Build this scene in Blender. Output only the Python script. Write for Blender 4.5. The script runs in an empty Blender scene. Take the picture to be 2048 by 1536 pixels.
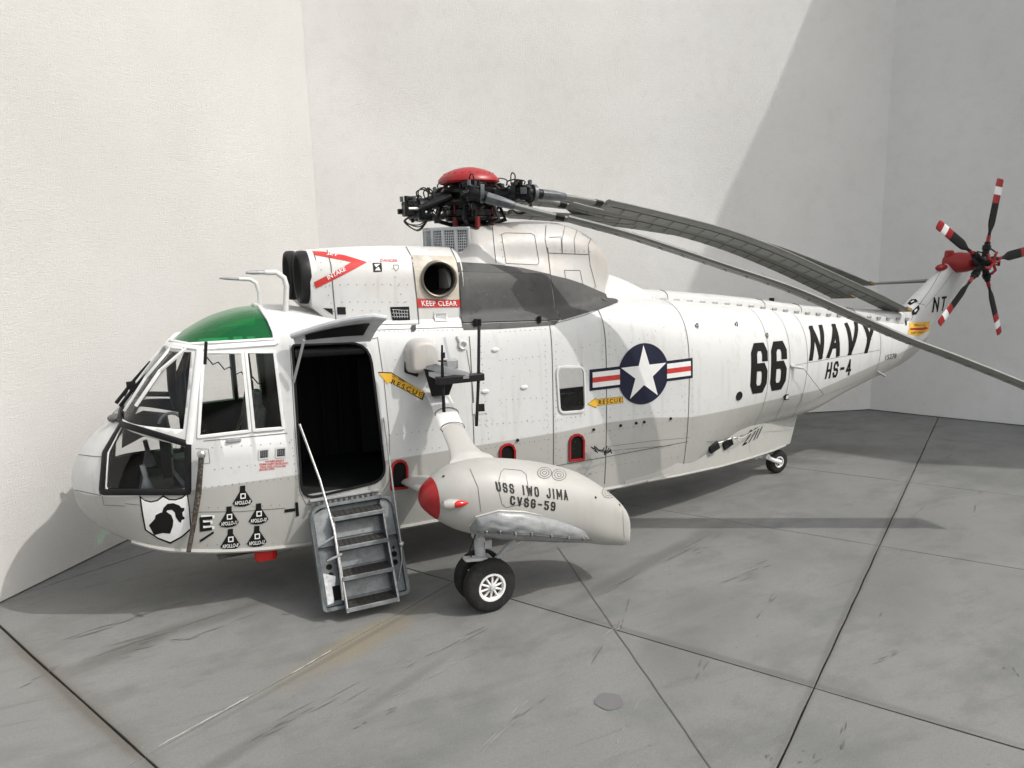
import bpy, bmesh, math, random
import numpy as np
from mathutils import Vector, Matrix
from mathutils.bvhtree import BVHTree
random.seed(7)
S = bpy.context.scene
COL = S.collection
R = math.radians
# ------------------------------------------------------------------ camera
CAM = Vector((1.662, -10.022, 4.316)); FPX = 1483.45
def _basis():
    y, p, r = R(24.622), R(-10.691), R(-1.521)
    fw = Vector((math.sin(y)*math.cos(p), math.cos(y)*math.cos(p), math.sin(p)))
    rt = Vector((math.cos(y), -math.sin(y), 0)); up = rt.cross(fw)
    return rt*math.cos(r)+up*math.sin(r), -rt*math.sin(r)+up*math.cos(r), fw
RT, UP, FW = _basis()
cd = bpy.data.cameras.new('camera'); cam = bpy.data.objects.new('camera', cd); COL.objects.link(cam)
cam.matrix_world = Matrix(((RT.x, UP.x, -FW.x, CAM.x), (RT.y, UP.y, -FW.y, CAM.y), (RT.z, UP.z, -FW.z, CAM.z), (0, 0, 0, 1)))
cd.sensor_width = 36; cd.lens = 36*FPX/2048; cd.clip_start = .05; cd.clip_end = 400
S.camera = cam
# ------------------------------------------------------------------ world, sun
SUNDIR = Vector((.66, -.58, 1.0)).normalized()            # towards the sun
w = bpy.data.worlds.new('World'); S.world = w; w.use_nodes = True
nt = w.node_tree; bg = nt.nodes['Background']; sky = nt.nodes.new('ShaderNodeTexSky')
sky.sky_type = 'NISHITA'; sky.sun_disc = False
sky.sun_elevation = math.asin(SUNDIR.z); sky.sun_rotation = math.atan2(SUNDIR.x, SUNDIR.y)
sky.air_density = 1.7; sky.dust_density = 5.0; sky.ozone_density = .6
hs = nt.nodes.new('ShaderNodeHueSaturation'); hs.inputs['Saturation'].default_value = .38      # a hazy, nearly colourless sky
nt.links.new(sky.outputs[0], hs.inputs['Color']); nt.links.new(hs.outputs[0], bg.inputs[0]); bg.inputs[1].default_value = .15
sl = bpy.data.lights.new('sun', 'SUN'); sl.energy = 2.0; sl.angle = R(.6); sl.color = (1, .965, .91)
so = bpy.data.objects.new('sun', sl); COL.objects.link(so)
so.rotation_euler = (-SUNDIR).to_track_quat('-Z', 'Y').to_euler(); so.location = SUNDIR*30
S.view_settings.view_transform = 'Standard'; S.view_settings.look = 'None'
S.view_settings.exposure = 0.22; S.view_settings.gamma = 1
S.cycles.max_bounces = 8; S.cycles.transparent_max_bounces = 24
# ------------------------------------------------------------------ materials
def rgb(c): return (c[0], c[1], c[2], 1)
class NT:
    def __init__(s, name):
        s.m = bpy.data.materials.new(name); s.m.use_nodes = True; s.t = s.m.node_tree
        s.b = s.t.nodes['Principled BSDF']; s.out = s.t.nodes['Material Output']
        s.co = s.t.nodes.new('ShaderNodeTexCoord').outputs['Object']
    def n(s, typ, **kw):
        x = s.t.nodes.new(typ)
        for k, v in kw.items(): setattr(x, k, v)
        return x
    def l(s, a, b): s.t.links.new(a, b)
    def val(s, inp, v):
        if isinstance(v, (int, float)): inp.default_value = v
        elif isinstance(v, tuple): inp.default_value = v if len(v) == 4 else (rgb(v) if inp.type == 'RGBA' else v)
        else: s.l(v, inp)
    def math(s, op, a, b=0, c=0, clamp=False):
        x = s.n('ShaderNodeMath', operation=op, use_clamp=clamp)
        s.val(x.inputs[0], a); s.val(x.inputs[1], b); s.val(x.inputs[2], c); return x.outputs[0]
    def mapr(s, v, a, b, c=0., d=1., smooth=False):
        x = s.n('ShaderNodeMapRange'); x.interpolation_type = 'SMOOTHSTEP' if smooth else 'LINEAR'
        s.val(x.inputs[0], v)
        for i, q in enumerate((a, b, c, d)): s.val(x.inputs[i+1], q)
        return x.outputs[0]
    def noise(s, scale, detail=4, rough=.55, vec=None, dist=0.):
        x = s.n('ShaderNodeTexNoise'); s.l(vec or s.co, x.inputs['Vector'])
        x.inputs['Scale'].default_value = scale; x.inputs['Detail'].default_value = detail
        x.inputs['Roughness'].default_value = rough; x.inputs['Distortion'].default_value = dist
        return x.outputs[0]
    def stretch(s, sc, rot=(0, 0, 0), vec=None, loc=(0, 0, 0)):
        x = s.n('ShaderNodeMapping'); s.l(vec or s.co, x.inputs[0])
        x.inputs['Scale'].default_value = sc; x.inputs['Rotation'].default_value = rot; x.inputs['Location'].default_value = loc
        return x.outputs[0]
    def mix(s, f, a, b, blend='MIX'):
        x = s.n('ShaderNodeMix', data_type='RGBA', blend_type=blend)
        s.val(x.inputs[0], f); s.val(x.inputs[6], a); s.val(x.inputs[7], b); return x.outputs[2]
    def bump(s, h, strength=.3, dist=.01):
        x = s.n('ShaderNodeBump'); x.inputs['Strength'].default_value = strength; x.inputs['Distance'].default_value = dist
        s.l(h, x.inputs['Height']); s.l(x.outputs[0], s.b.inputs['Normal'])
    def xyz(s):
        x = s.n('ShaderNodeSeparateXYZ'); s.l(s.co, x.inputs[0]); return x.outputs
    def fin(s, col=None, rough=None, metal=None):
        if col is not None: s.val(s.b.inputs['Base Color'], col)
        if rough is not None: s.val(s.b.inputs['Roughness'], rough)
        if metal is not None: s.val(s.b.inputs['Metallic'], metal)
        return s.m
MATS = {}
def paint(name, c, rough=.45, var=.12, scale=6, metal=0, bump=.15, c2=None, wear=None):
    if name in MATS: return MATS[name]
    k = NT(name); n = k.noise(scale, 5, .6)
    col = k.mix(k.mapr(n, .3, .7), tuple(x*(1-var) for x in c), tuple(min(1, x*(1+var)) for x in c))
    if c2:
        col = k.mix(k.mapr(k.noise(scale*2.3, 6, .7), .55, .72), col, c2)
    if wear:
        col = k.mix(k.mapr(k.noise(scale*7, 4, .7), .62, .68), col, wear)
    if max(c) < .06: k.b.inputs['Specular IOR Level'].default_value = .22
    k.bump(k.noise(scale*9, 3), bump, .004)
    MATS[name] = k.fin(col, k.mapr(n, .2, .8, rough*.8, min(1, rough*1.2)), metal); return MATS[name]
# hull: white over cream, the join climbing towards the tail
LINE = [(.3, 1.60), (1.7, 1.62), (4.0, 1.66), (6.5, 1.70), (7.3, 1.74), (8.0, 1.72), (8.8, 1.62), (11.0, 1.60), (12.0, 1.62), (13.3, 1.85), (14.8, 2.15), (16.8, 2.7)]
def hull_mat(name, two=True, base=(.64, .65, .65), low=(.405, .405, .385), stain=0.):
    k = NT(name); X, Y, Z = k.xyz()
    n1 = k.noise(1.3, 6, .6); n2 = k.noise(9, 5, .65); n3 = k.noise(38, 4, .7)
    col = k.mix(k.mapr(n1, .35, .65), tuple(v*.95 for v in base), base)
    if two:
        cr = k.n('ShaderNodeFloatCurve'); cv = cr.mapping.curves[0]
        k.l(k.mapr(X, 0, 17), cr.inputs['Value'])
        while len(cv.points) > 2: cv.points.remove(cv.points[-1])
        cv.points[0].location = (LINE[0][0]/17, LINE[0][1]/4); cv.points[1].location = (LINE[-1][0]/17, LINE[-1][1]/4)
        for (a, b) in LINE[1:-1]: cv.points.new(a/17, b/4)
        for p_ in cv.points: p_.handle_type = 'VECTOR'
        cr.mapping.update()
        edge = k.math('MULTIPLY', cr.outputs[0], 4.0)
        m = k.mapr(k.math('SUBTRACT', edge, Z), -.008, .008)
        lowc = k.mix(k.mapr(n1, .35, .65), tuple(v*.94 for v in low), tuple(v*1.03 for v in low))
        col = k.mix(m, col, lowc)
    # vertical run-off streaks and grime
    st = k.noise(1, 5, .6, k.stretch((9, 9, .7)))
    col = k.mix(k.math('MULTIPLY', k.mapr(st, .54, .75), .28), col, (.33, .30, .25))
    col = k.mix(k.math('MULTIPLY', k.mapr(n2, .55, .78), .24), col, (.40, .36, .30))
    col = k.mix(k.math('MULTIPLY', k.mapr(n3, .66, .74), .22), col, (.28, .25, .22))
    if stain:
        a = k.mapr(k.noise(2.2, 5, .65), .42, .7)
        col = k.mix(k.math('MULTIPLY', a, stain), col, (.42, .34, .25))
    k.bump(k.noise(26, 4), .10, .004)
    return k.fin(col, k.mapr(n2, .3, .7, .38, .55))
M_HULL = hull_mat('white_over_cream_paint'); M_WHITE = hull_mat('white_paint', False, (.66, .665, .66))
M_COWL = hull_mat('cowling_paint', False, (.65, .655, .65), stain=.18)
M_FAIR = hull_mat('fairing_paint', False, (.47, .47, .465), stain=.35)
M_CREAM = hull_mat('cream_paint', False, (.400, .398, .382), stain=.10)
M_GREY = paint('grey_paint', (.33, .34, .35), .5)
M_LGREY = paint('light_grey_paint', (.50, .52, .54), .5)
M_BLACK = paint('black_paint', (.014, .014, .015), .45, .2)
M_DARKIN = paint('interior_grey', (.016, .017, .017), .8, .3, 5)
M_COCK = paint('cockpit_grey', (.13, .135, .135), .7, .35, 7, c2=(.05, .05, .05))
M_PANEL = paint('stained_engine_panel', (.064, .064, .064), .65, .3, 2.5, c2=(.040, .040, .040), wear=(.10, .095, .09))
M_RED = paint('red_paint', (.31, .012, .014), .38, .15)
M_DKRED = paint('dark_red_paint', (.16, .012, .012), .45, .3, 10)
M_DECRED = paint('red_marking', (.55, .035, .03), .5, .12, 14)
M_BLUE = paint('dark_blue_marking', (.016, .018, .04), .5, .15)
M_MARK = paint('black_marking', (.008, .008, .008), .7, .2, 20)
M_MWHITE = paint('white_marking', (.80, .80, .80), .5, .05)
M_YEL = paint('yellow_marking', (.75, .43, .035), .5, .08)
M_LINE = paint('panel_line_wash', (.10, .095, .09), .8, .3, 12)
M_RIVET = paint('rivet_wash', (.20, .19, .18), .7, .4, 12)
M_TYRE = paint('tyre_rubber', (.022, .022, .022), .75, .3, 14, c2=(.05, .048, .045), bump=.4)
M_STEEL = paint('bare_metal', (.55, .55, .55), .3, .2, 20, metal=.9)
M_STAIR = paint('stair_blue_grey', (.095, .108, .115), .40, .3, 9, c2=(.19, .21, .22), wear=(.03, .03, .03))
M_STAIRL = paint('stair_pale_grey', (.20, .216, .224), .38, .3, 9, c2=(.12, .13, .14), wear=(.05, .05, .05))
M_GRIP = paint('tread_grip', (.045, .043, .04), .9, .4, 24)
M_WGREY = paint('undercarriage_grey', (.52, .53, .54), .45, .12, 14, c2=(.32, .31, .29))
M_BLADE = paint('blade_grey', (.225, .235, .215), .55, .12, 2.5, c2=(.24, .21, .145))
M_SPAR = paint('blade_spar_grey', (.20, .205, .192), .45, .12, 6)
M_SEAM = paint('seam_grey', (.14, .144, .134), .7, .2, 6)
M_TIPY = paint('tip_yellow', (.24, .17, .05), .55, .2, 8)
M_HUB = paint('oily_black_metal', (.018, .018, .019), .35, .3, 12, metal=.3)
M_HUBG = paint('hub_grey', (.10, .11, .12), .4, .3, 12)
M_HOSE = paint('black_hose', (.012, .012, .012), .4, .2)
M_RUST = paint('weathered_cover', (.13, .10, .085), .6, .4, 10, c2=(.45, .43, .41))
M_EXH = paint('exhaust_metal', (.20, .18, .15), .45, .3, 12, metal=.7)
M_SOOT_HOLE = paint('soot_and_hole_black', (.006, .006, .006), .9, .2)  # soot in the exhaust; elsewhere flat black painting the dark of holes
M_BAG = paint('float_bag', (.25, .262, .268), .30, .2, 5, c2=(.20, .205, .18), bump=.6)
M_FRAMEW = paint('canopy_frame_white', (.78, .79, .79), .45, .06)
M_SEATB = paint('olive_strap', (.17, .16, .12), .8, .3)
M_LAMPR = paint('red_lens', (.50, .012, .01), .12, .1)
def glass(name, tint, gl=.06, rough=.03, mixf=.0, body=(.1, .1, .1)):
    k = NT(name); t = k.t; t.nodes.remove(k.b)
    tr = k.n('ShaderNodeBsdfTransparent'); tr.inputs[0].default_value = rgb(tint)
    g = k.n('ShaderNodeBsdfGlossy'); g.inputs['Roughness'].default_value = rough; g.inputs[0].default_value = (1, 1, 1, 1)
    fr = k.n('ShaderNodeFresnel'); fr.inputs[0].default_value = 1.45
    m = k.n('ShaderNodeMixShader'); k.l(fr.outputs[0], m.inputs[0]); k.l(tr.outputs[0], m.inputs[1]); k.l(g.outputs[0], m.inputs[2])
    o = m.outputs[0]
    if mixf:
        d = k.n('ShaderNodeBsdfDiffuse'); d.inputs[0].default_value = rgb(body)
        m2 = k.n('ShaderNodeMixShader'); m2.inputs[0].default_value = mixf
        k.l(o, m2.inputs[1]); k.l(d.outputs[0], m2.inputs[2]); o = m2.outputs[0]
    k.l(o, k.out.inputs[0]); return k.m
M_GLASS = glass('clear_acrylic', (.95, .96, .96))
M_GREEN = glass('green_acrylic', (.02, .42, .12), mixf=.3, body=(.02, .30, .09))
# concrete
def concrete():
    k = NT('painted_concrete'); rot = (0, 0, R(-31))
    big = k.noise(.32, 5, .6); mid = k.noise(1.7, 6, .65); fine = k.noise(34, 5, .8); grain = k.noise(120, 3, .7)
    smg = k.noise(.6, 6, .62); sk = k.noise(1, 6, .62, k.stretch((.45, 1.7, 1), rot)); sk2 = k.noise(1, 6, .66, k.stretch((.8, 9, 1), (0, 0, R(-28)), loc=(3, 1, 0)))
    col = k.mix(k.mapr(big, .3, .7), (.150, .154, .150), (.195, .198, .193))
    col = k.mix(k.math('MULTIPLY', k.mapr(smg, .48, .68, 0, 1, True), .60), col, (.098, .107, .103))
    col = k.mix(k.math('MULTIPLY', k.mapr(sk, .50, .70, 0, 1, True), .46), col, (.085, .094, .088))
    col = k.mix(k.math('MULTIPLY', k.mapr(sk2, .58, .76, 0, 1, True), .58), col, (.075, .072, .077))
    col = k.mix(k.math('MULTIPLY', k.mapr(sk2, .38, .26), .22), col, (.30, .30, .295))
    col = k.mix(k.math('MULTIPLY', k.mapr(k.noise(1.15, 7, .7, k.stretch((.8, 1.5, 1), (0, 0, R(-35)), loc=(1, 9, 0))), .50, .66, 0, 1, True), .42), col, (.082, .083, .08))
    col = k.mix(k.math('MULTIPLY', k.mapr(mid, .56, .75), .22), col, (.19, .178, .145))
    # stains with a place and a shape of their own: (x, y, half length, half width, heading, strength, colour)
    X, Y, Z = k.xyz(); wob = k.math('MULTIPLY', k.math('SUBTRACT', k.noise(2.4, 5, .65), .5), .9)
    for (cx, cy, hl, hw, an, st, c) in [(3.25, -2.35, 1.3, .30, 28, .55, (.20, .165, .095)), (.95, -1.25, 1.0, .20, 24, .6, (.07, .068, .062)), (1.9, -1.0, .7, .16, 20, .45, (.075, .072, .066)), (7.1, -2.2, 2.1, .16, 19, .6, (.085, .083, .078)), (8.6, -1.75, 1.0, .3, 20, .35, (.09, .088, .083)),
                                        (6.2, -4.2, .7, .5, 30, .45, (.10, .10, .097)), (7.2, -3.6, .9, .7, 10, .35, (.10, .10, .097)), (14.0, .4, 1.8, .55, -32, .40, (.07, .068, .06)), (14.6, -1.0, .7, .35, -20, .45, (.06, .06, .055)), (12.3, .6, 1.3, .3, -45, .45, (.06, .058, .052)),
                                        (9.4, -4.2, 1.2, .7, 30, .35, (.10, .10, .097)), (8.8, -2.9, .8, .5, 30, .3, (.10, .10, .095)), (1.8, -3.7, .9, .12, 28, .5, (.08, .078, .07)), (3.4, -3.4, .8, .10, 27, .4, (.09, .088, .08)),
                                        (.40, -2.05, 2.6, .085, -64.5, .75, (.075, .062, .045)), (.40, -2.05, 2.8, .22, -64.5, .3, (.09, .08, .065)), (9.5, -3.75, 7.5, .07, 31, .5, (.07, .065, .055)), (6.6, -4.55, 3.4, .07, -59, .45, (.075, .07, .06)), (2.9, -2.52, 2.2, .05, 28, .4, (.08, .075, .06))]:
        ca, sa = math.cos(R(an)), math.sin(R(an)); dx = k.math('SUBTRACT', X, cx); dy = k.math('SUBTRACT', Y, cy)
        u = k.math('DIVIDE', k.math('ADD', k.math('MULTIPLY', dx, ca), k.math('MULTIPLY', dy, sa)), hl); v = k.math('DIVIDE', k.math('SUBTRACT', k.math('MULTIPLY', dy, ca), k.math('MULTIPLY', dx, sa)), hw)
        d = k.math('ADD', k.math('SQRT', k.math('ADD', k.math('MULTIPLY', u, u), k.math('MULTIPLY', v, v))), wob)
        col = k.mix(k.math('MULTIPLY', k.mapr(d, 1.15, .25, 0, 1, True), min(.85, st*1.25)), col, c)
    col = k.mix(k.math('MULTIPLY', k.mapr(fine, .38, .66), .36), col, (.095, .095, .093))
    col = k.mix(k.math('MULTIPLY', k.mapr(grain, .42, .68), .30), col, (.31, .31, .305))
    sp = k.noise(9, 3, .5)
    col = k.mix(k.math('MULTIPLY', k.mapr(sp, .70, .76), .45), col, (.07, .07, .068))
    h = k.math('ADD', fine, k.math('MULTIPLY', grain, .5)); k.bump(h, .35, .006)
    return k.fin(col, k.mapr(mid, .3, .7, .62, .85))
M_CONC = concrete()
M_JOINT = paint('joint_dirt', (.07, .062, .053), .95, .4, 5)
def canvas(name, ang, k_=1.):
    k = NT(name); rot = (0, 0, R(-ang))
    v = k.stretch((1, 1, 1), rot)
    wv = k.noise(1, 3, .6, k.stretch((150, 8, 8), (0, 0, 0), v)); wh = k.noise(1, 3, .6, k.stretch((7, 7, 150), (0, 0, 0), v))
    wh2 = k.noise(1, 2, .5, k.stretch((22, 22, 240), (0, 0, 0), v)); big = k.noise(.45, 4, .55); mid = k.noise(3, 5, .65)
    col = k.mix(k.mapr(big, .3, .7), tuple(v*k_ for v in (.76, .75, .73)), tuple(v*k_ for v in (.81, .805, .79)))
    col = k.mix(k.math('MULTIPLY', k.mapr(mid, .5, .8), .18), col, (.55, .52, .49))
    col = k.mix(k.math('MULTIPLY', k.mapr(wh, .55, .72), .10), col, (.45, .43, .41))
    sp = k.noise(24, 2, .5); col = k.mix(k.math('MULTIPLY', k.mapr(sp, .74, .80), .35), col, (.35, .32, .3))
    h = k.math('ADD', k.math('ADD', wv, wh), k.math('ADD', wh2, k.math('MULTIPLY', k.noise(60, 3, .6), .9)))
    k.bump(h, .60, .014); return k.fin(col, .9)
# ------------------------------------------------------------------ mesh helpers
class MB:
    def __init__(s): s.v = []; s.f = []; s.mi = []; s.cur = 0
    def add(s, vs, fs):
        o = len(s.v); s.v += [tuple(x) for x in vs]; s.f += [tuple(i+o for i in f) for f in fs]; s.mi += [s.cur]*len(fs); return s
    def grid(s, rows, closed=False, cap0=False, cap1=False):
        n = len(rows[0]); vs = [p for r in rows for p in r]; fs = []
        for i in range(len(rows)-1):
            for j in range(n if closed else n-1):
                a = i*n+j; b = i*n+(j+1) % n; fs.append((a, b, b+n, a+n))
        if cap0: fs.append(tuple(range(n-1, -1, -1)))
        if cap1: fs.append(tuple((len(rows)-1)*n+j for j in range(n)))
        return s.add(vs, fs)
    def box(s, c, d, M=None):
        c = Vector(c); vs = []
        for z in (-1, 1):
            for y in (-1, 1):
                for x in (-1, 1):
                    q = Vector((x*d[0]/2, y*d[1]/2, z*d[2]/2)); vs.append(c+(M @ q if M else q))
        return s.add(vs, [(0, 2, 3, 1), (4, 5, 7, 6), (0, 1, 5, 4), (2, 6, 7, 3), (0, 4, 6, 2), (1, 3, 7, 5)])
    def tube(s, path, r, n=8, cap=True, flat=1.0):
        P = [Vector(p) for p in path]; rs = r if isinstance(r, (list, tuple)) else [r]*len(P)
        rows = []; u = None
        for i, p in enumerate(P):
            t = (P[min(i+1, len(P)-1)]-P[max(i-1, 0)]).normalized()
            if u is None: u = t.orthogonal().normalized() if abs(t.z) > .99 else t.cross(Vector((0, 0, 1))).normalized()
            else:
                u = (u-t*u.dot(t));  u = u.normalized() if u.length > 1e-6 else t.orthogonal().normalized()
            w_ = t.cross(u)
            rows.append([p+(u*math.cos(a)+w_*math.sin(a)*flat)*rs[i] for a in [2*math.pi*k/n for k in range(n)]])
        return s.grid(rows, True, cap, cap)
    def lathe(s, o, ax, prof, n=32, ref=None):
        o = Vector(o); ax = Vector(ax).normalized(); u = (Vector(ref) if ref else ax.orthogonal()).normalized(); v = ax.cross(u)
        return s.grid([[o+ax*h+(u*math.cos(a)+v*math.sin(a))*max(r, 1e-4) for a in [2*math.pi*k/n for k in range(n)]] for (h, r) in prof], True)
    def ball(s, c, r, n=10, sc=(1, 1, 1)):
        c = Vector(c); rows = []
        for i in range(n+1):
            t = math.pi*i/n; rows.append([c+Vector((r*sc[0]*math.sin(t)*math.cos(a), r*sc[1]*math.sin(t)*math.sin(a), r*sc[2]*math.cos(t))) if 0 < i < n else c+Vector((1e-4*math.cos(a), 1e-4*math.sin(a), r*sc[2]*(1 if i == 0 else -1))) for a in [2*math.pi*k/(2*n) for k in range(2*n)]])
        return s.grid(rows, True)
    def mesh(s, name, smooth=35):
        me = bpy.data.meshes.new(name); me.from_pydata([tuple(v) for v in s.v], [], s.f)
        if any(s.mi): me.polygons.foreach_set('material_index', s.mi)
        me.validate()
        if smooth:
            me.polygons.foreach_set('use_smooth', [True]*len(me.polygons)); me.set_sharp_from_angle(angle=R(smooth))
        me.update(); return me
def wpos(o):
    p = Vector((0, 0, 0))
    while o: p += o.location; o = o.parent
    return p
def link(name, me, mats, parent=None, kind=None, label=None, cat=None, group=None, bevel=0):
    o = bpy.data.objects.new(name, me); COL.objects.link(o)
    for m in (mats if isinstance(mats, (list, tuple)) else [mats]): me.materials.append(m)
    if parent: o.parent = parent; o.location = -wpos(parent)
    if bevel:
        b = o.modifiers.new('bevel', 'BEVEL'); b.width = bevel; b.segments = 2; b.limit_method = 'ANGLE'; b.angle_limit = R(40)
    for a, b in (('kind', kind), ('label', label), ('category', cat), ('group', group)):
        if b: o[a] = b
    return o
def put(name, mb, mat, parent=None, smooth=35, **kw): return link(name, mb.mesh(name, smooth), mat, parent, **kw)
def empty(name, loc, label, cat, group=None):
    o = bpy.data.objects.new(name, None); COL.objects.link(o); o.location = loc; o.empty_display_size = .2
    o['label'] = label; o['category'] = cat
    if group: o['group'] = group
    return o
def ray(px, py): return (FW+RT*((px-1024)/FPX)-UP*((py-768)/FPX))
def at(px, py, ax, val):                                  # where a sight line meets a plane of the place
    d = ray(px, py); i = 'xyz'.index(ax); return CAM+d*((val-CAM[i])/d[i])
def cr_interp(tab, x):
    a = np.array(tab, float); X = a[:, 0]; i = int(np.clip(np.searchsorted(X, x)-1, 0, len(X)-2))
    def m(j):
        if j <= 0: return (a[1]-a[0])/(X[1]-X[0])
        if j >= len(X)-1: return (a[-1]-a[-2])/(X[-1]-X[-2])
        d0 = (a[j]-a[j-1])/(X[j]-X[j-1]); d1 = (a[j+1]-a[j])/(X[j+1]-X[j])
        return np.where(d0*d1 > 0, 2*d0*d1/(d0+d1+1e-12), 0)
    h = X[i+1]-X[i]; t = (x-X[i])/h
    return ((2*t**3-3*t**2+1)*a[i]+(t**3-2*t**2+t)*h*m(i)+(-2*t**3+3*t**2)*a[i+1]+(t**3-t**2)*h*m(i+1))
# ------------------------------------------------------------------ setting
def corner_uv(u, v):
    a = R(31); return Vector((u*math.cos(a)-v*math.sin(a), u*math.sin(a)+v*math.cos(a), 0))
UL = [(-12, 0), (-8.3, 0), (-4.5, .03), (-.50, .095), (3.26, 0), (6.78, -.06), (10.08, -.055), (13.8, -.02), (17.6, 0), (21.4, 0)]   # u at v=0, du/dv
VL = [(-21.5, 0), (-17.1, 0), (-12.6, 0), (-8.12, 0), (-3.50, -.045), (1.0, -.1), (5.6, 0), (10, 0)]
def cross_uv(i, j):
    u0, a = UL[i]; v0, b = VL[j]; u = u0; v = v0
    for _ in range(8): u = u0+a*v; v = v0+b*u
    return u, v
g = MB().add([(-30, -30, -.05), (45, -30, -.05), (45, 30, -.05), (-30, 30, -.05)], [(0, 1, 2, 3)])
ground = put('ground', g, M_JOINT, smooth=0, kind='structure')
for i in range(len(UL)-1):
    for j in range(len(VL)-1):
        g0 = lambda kk: {3: .010, 4: .005, 5: .004}.get(kk, .004); h0 = lambda kk: {3: .006}.get(kk, .004); gp = .006
        q = [cross_uv(i, j), cross_uv(i+1, j), cross_uv(i+1, j+1), cross_uv(i, j+1)]
        q = [(q[0][0]+g0(i), q[0][1]+h0(j)), (q[1][0]-g0(i+1), q[1][1]+h0(j)), (q[2][0]-g0(i+1), q[2][1]-h0(j+1)), (q[3][0]+g0(i), q[3][1]-h0(j+1))]
        # wavering joint edges
        ring = []
        for k in range(4):
            a, b = q[k], q[(k+1) % 4]
            for s_ in range(10):
                t = s_/10; c = corner_uv(a[0]+(b[0]-a[0])*t, a[1]+(b[1]-a[1])*t)
                wv = .010*math.sin(c.x*3.1+c.y*2.3+k)+.006*math.sin(c.x*9+c.y*7)
                e = (corner_uv(b[0], b[1])-corner_uv(a[0], a[1])).normalized(); nrm = Vector((-e.y, e.x, 0))
                if s_: c = c+nrm*abs(wv)*.5
                ring.append((c, nrm))
        ce = sum((c for c, _ in ring), Vector())/len(ring)
        dz = random.uniform(-.002, .002); n = len(ring)
        v = [(c.x, c.y, -.04) for c, _ in ring]+[(c.x, c.y, -.003+dz) for c, _ in ring]+[tuple((c+(ce-c).normalized()*.006)[:2])+(dz,) for c, _ in ring]
        f = [(k, (k+1) % n, n+(k+1) % n, n+k) for k in range(n)]+[(n+k, n+(k+1) % n, 2*n+(k+1) % n, 2*n+k) for k in range(n)]+[tuple(range(2*n, 3*n))]
        put('concrete_slab', MB().add(v, f), M_CONC, ground, smooth=0)
# scored lines, scuffs and the round stain lie on the slabs
def flat_strip(pts, wd, z=.005, mb=None):
    mb = mb or MB(); P = [Vector((p[0], p[1], 0)) for p in pts]; rows = []
    for i, p in enumerate(P):
        t = (P[min(i+1, len(P)-1)]-P[max(i-1, 0)]).normalized(); nn = Vector((-t.y, t.x, 0))
        w_ = (wd(i/(len(P)-1)) if callable(wd) else wd)/2
        rows.append([(p.x-nn.x*w_, p.y-nn.y*w_, z), (p.x+nn.x*w_, p.y+nn.y*w_, z)])
    return mb.grid(rows)
def lerp_pts(a, b, n=20, jig=0.):
    a = Vector(a); b = Vector(b); return [a.lerp(b, i/n)+Vector((random.uniform(-jig, jig), random.uniform(-jig, jig), 0)) for i in range(n+1)]
put('scored_line', flat_strip(lerp_pts((6.4, -1.12, 0), (4.9, -7.7, 0), 24, .006), .013), M_LINE, ground, smooth=0)
put('scored_line', flat_strip(lerp_pts((7.25, 1.1, 0), (11.6, 2.6, 0), 24, .01), .014), M_LINE, ground, smooth=0)
mb = MB(); c = at(1218, 1403, 'z', 0)
mb.add([(c.x+(.135+.006*math.sin(5*a)+.004*math.sin(11*a))*math.cos(a), c.y+(.135+.006*math.sin(5*a))*math.sin(a), .0048) for a in [2*math.pi*k/40 for k in range(40)]], [tuple(range(40))])
put('stain', mb, paint('round_stain', (.135, .132, .135), .7, .08), ground, smooth=0)
mb = MB()
a0 = at(320, 1495, 'z', 0); a1 = at(500, 1396, 'z', 0); a2 = at(585, 1350, 'z', 0); a3 = at(665, 1303, 'z', 0)
for a, b in ((a0, a1), (a2, a3)): flat_strip([p+Vector((-.012, .02, 0)) for p in lerp_pts(a, b, 30, .004)], lambda t: .004+.010*abs(math.sin(t*9)), .0056, mb)
put('worn_edge', mb, paint('chipped_pale', (.46, .45, .42), .8, .2), ground, smooth=0)
def scuff(px0, px1, wd, n=9, mat=None, z=.0046):
    a = at(*px0, 'z', 0); b = at(*px1, 'z', 0); mb_ = MB(); L = (b-a).length; d = (b-a).normalized(); nn = Vector((-d.y, d.x, 0))
    for k in range(n):
        s0 = random.uniform(0, .75); l_ = random.uniform(.08, .3); off = random.gauss(0, .35)*wd
        p = a+d*L*s0+nn*off; q = a+d*L*min(1, s0+l_)+nn*(off+random.uniform(-.2, .2)*wd)
        pts = [p.lerp(q, t/8)+nn*.02*L*(t/8)*(1-t/8)*math.sin(k) for t in range(9)]
        flat_strip(pts, lambda t, m=random.uniform(.006, .016): max(.0015, m*math.sin(math.pi*t)), z+k*.00012, mb_)
    put('scuff', mb_, mat or M_SCUFF, ground, smooth=0, kind='stuff')
M_SCUFF = paint('scuff_mark', (.112, .108, .102), .9, .3, 9)
M_PALE = paint('pale_scuff', (.235, .235, .23), .9, .2, 9)
for s_ in [((100, 1340), (560, 1195), .22, 9), ((180, 1330), (470, 1250), .3, 7), ((1180, 1330), (1250, 1220), .05, 5), ((1240, 1270), (1262, 1185), .04, 4),
           ((1530, 1536), (1560, 1490), .1, 4), ((1600, 1530), (1640, 1490), .15, 4), ((1130, 1230), (1460, 1050), .05, 8), ((1960, 980), (1945, 1040), .04, 4),
           ((1760, 1240), (1780, 1200), .05, 3), ((2020, 1320), (2040, 1360), .1, 3), ((800, 1340), (1000, 1235), .12, 6), ((1380, 1380), (1410, 1320), .06, 3),
           ((1690, 1440), (1680, 1510), .06, 4), ((700, 1465), (800, 1410), .1, 4), ((20, 1380), (130, 1330), .1, 5), ((1840, 930), (1830, 900), .05, 3), ((1900, 905), (1870, 940), .08, 4)]:
    scuff(*s_)
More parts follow.
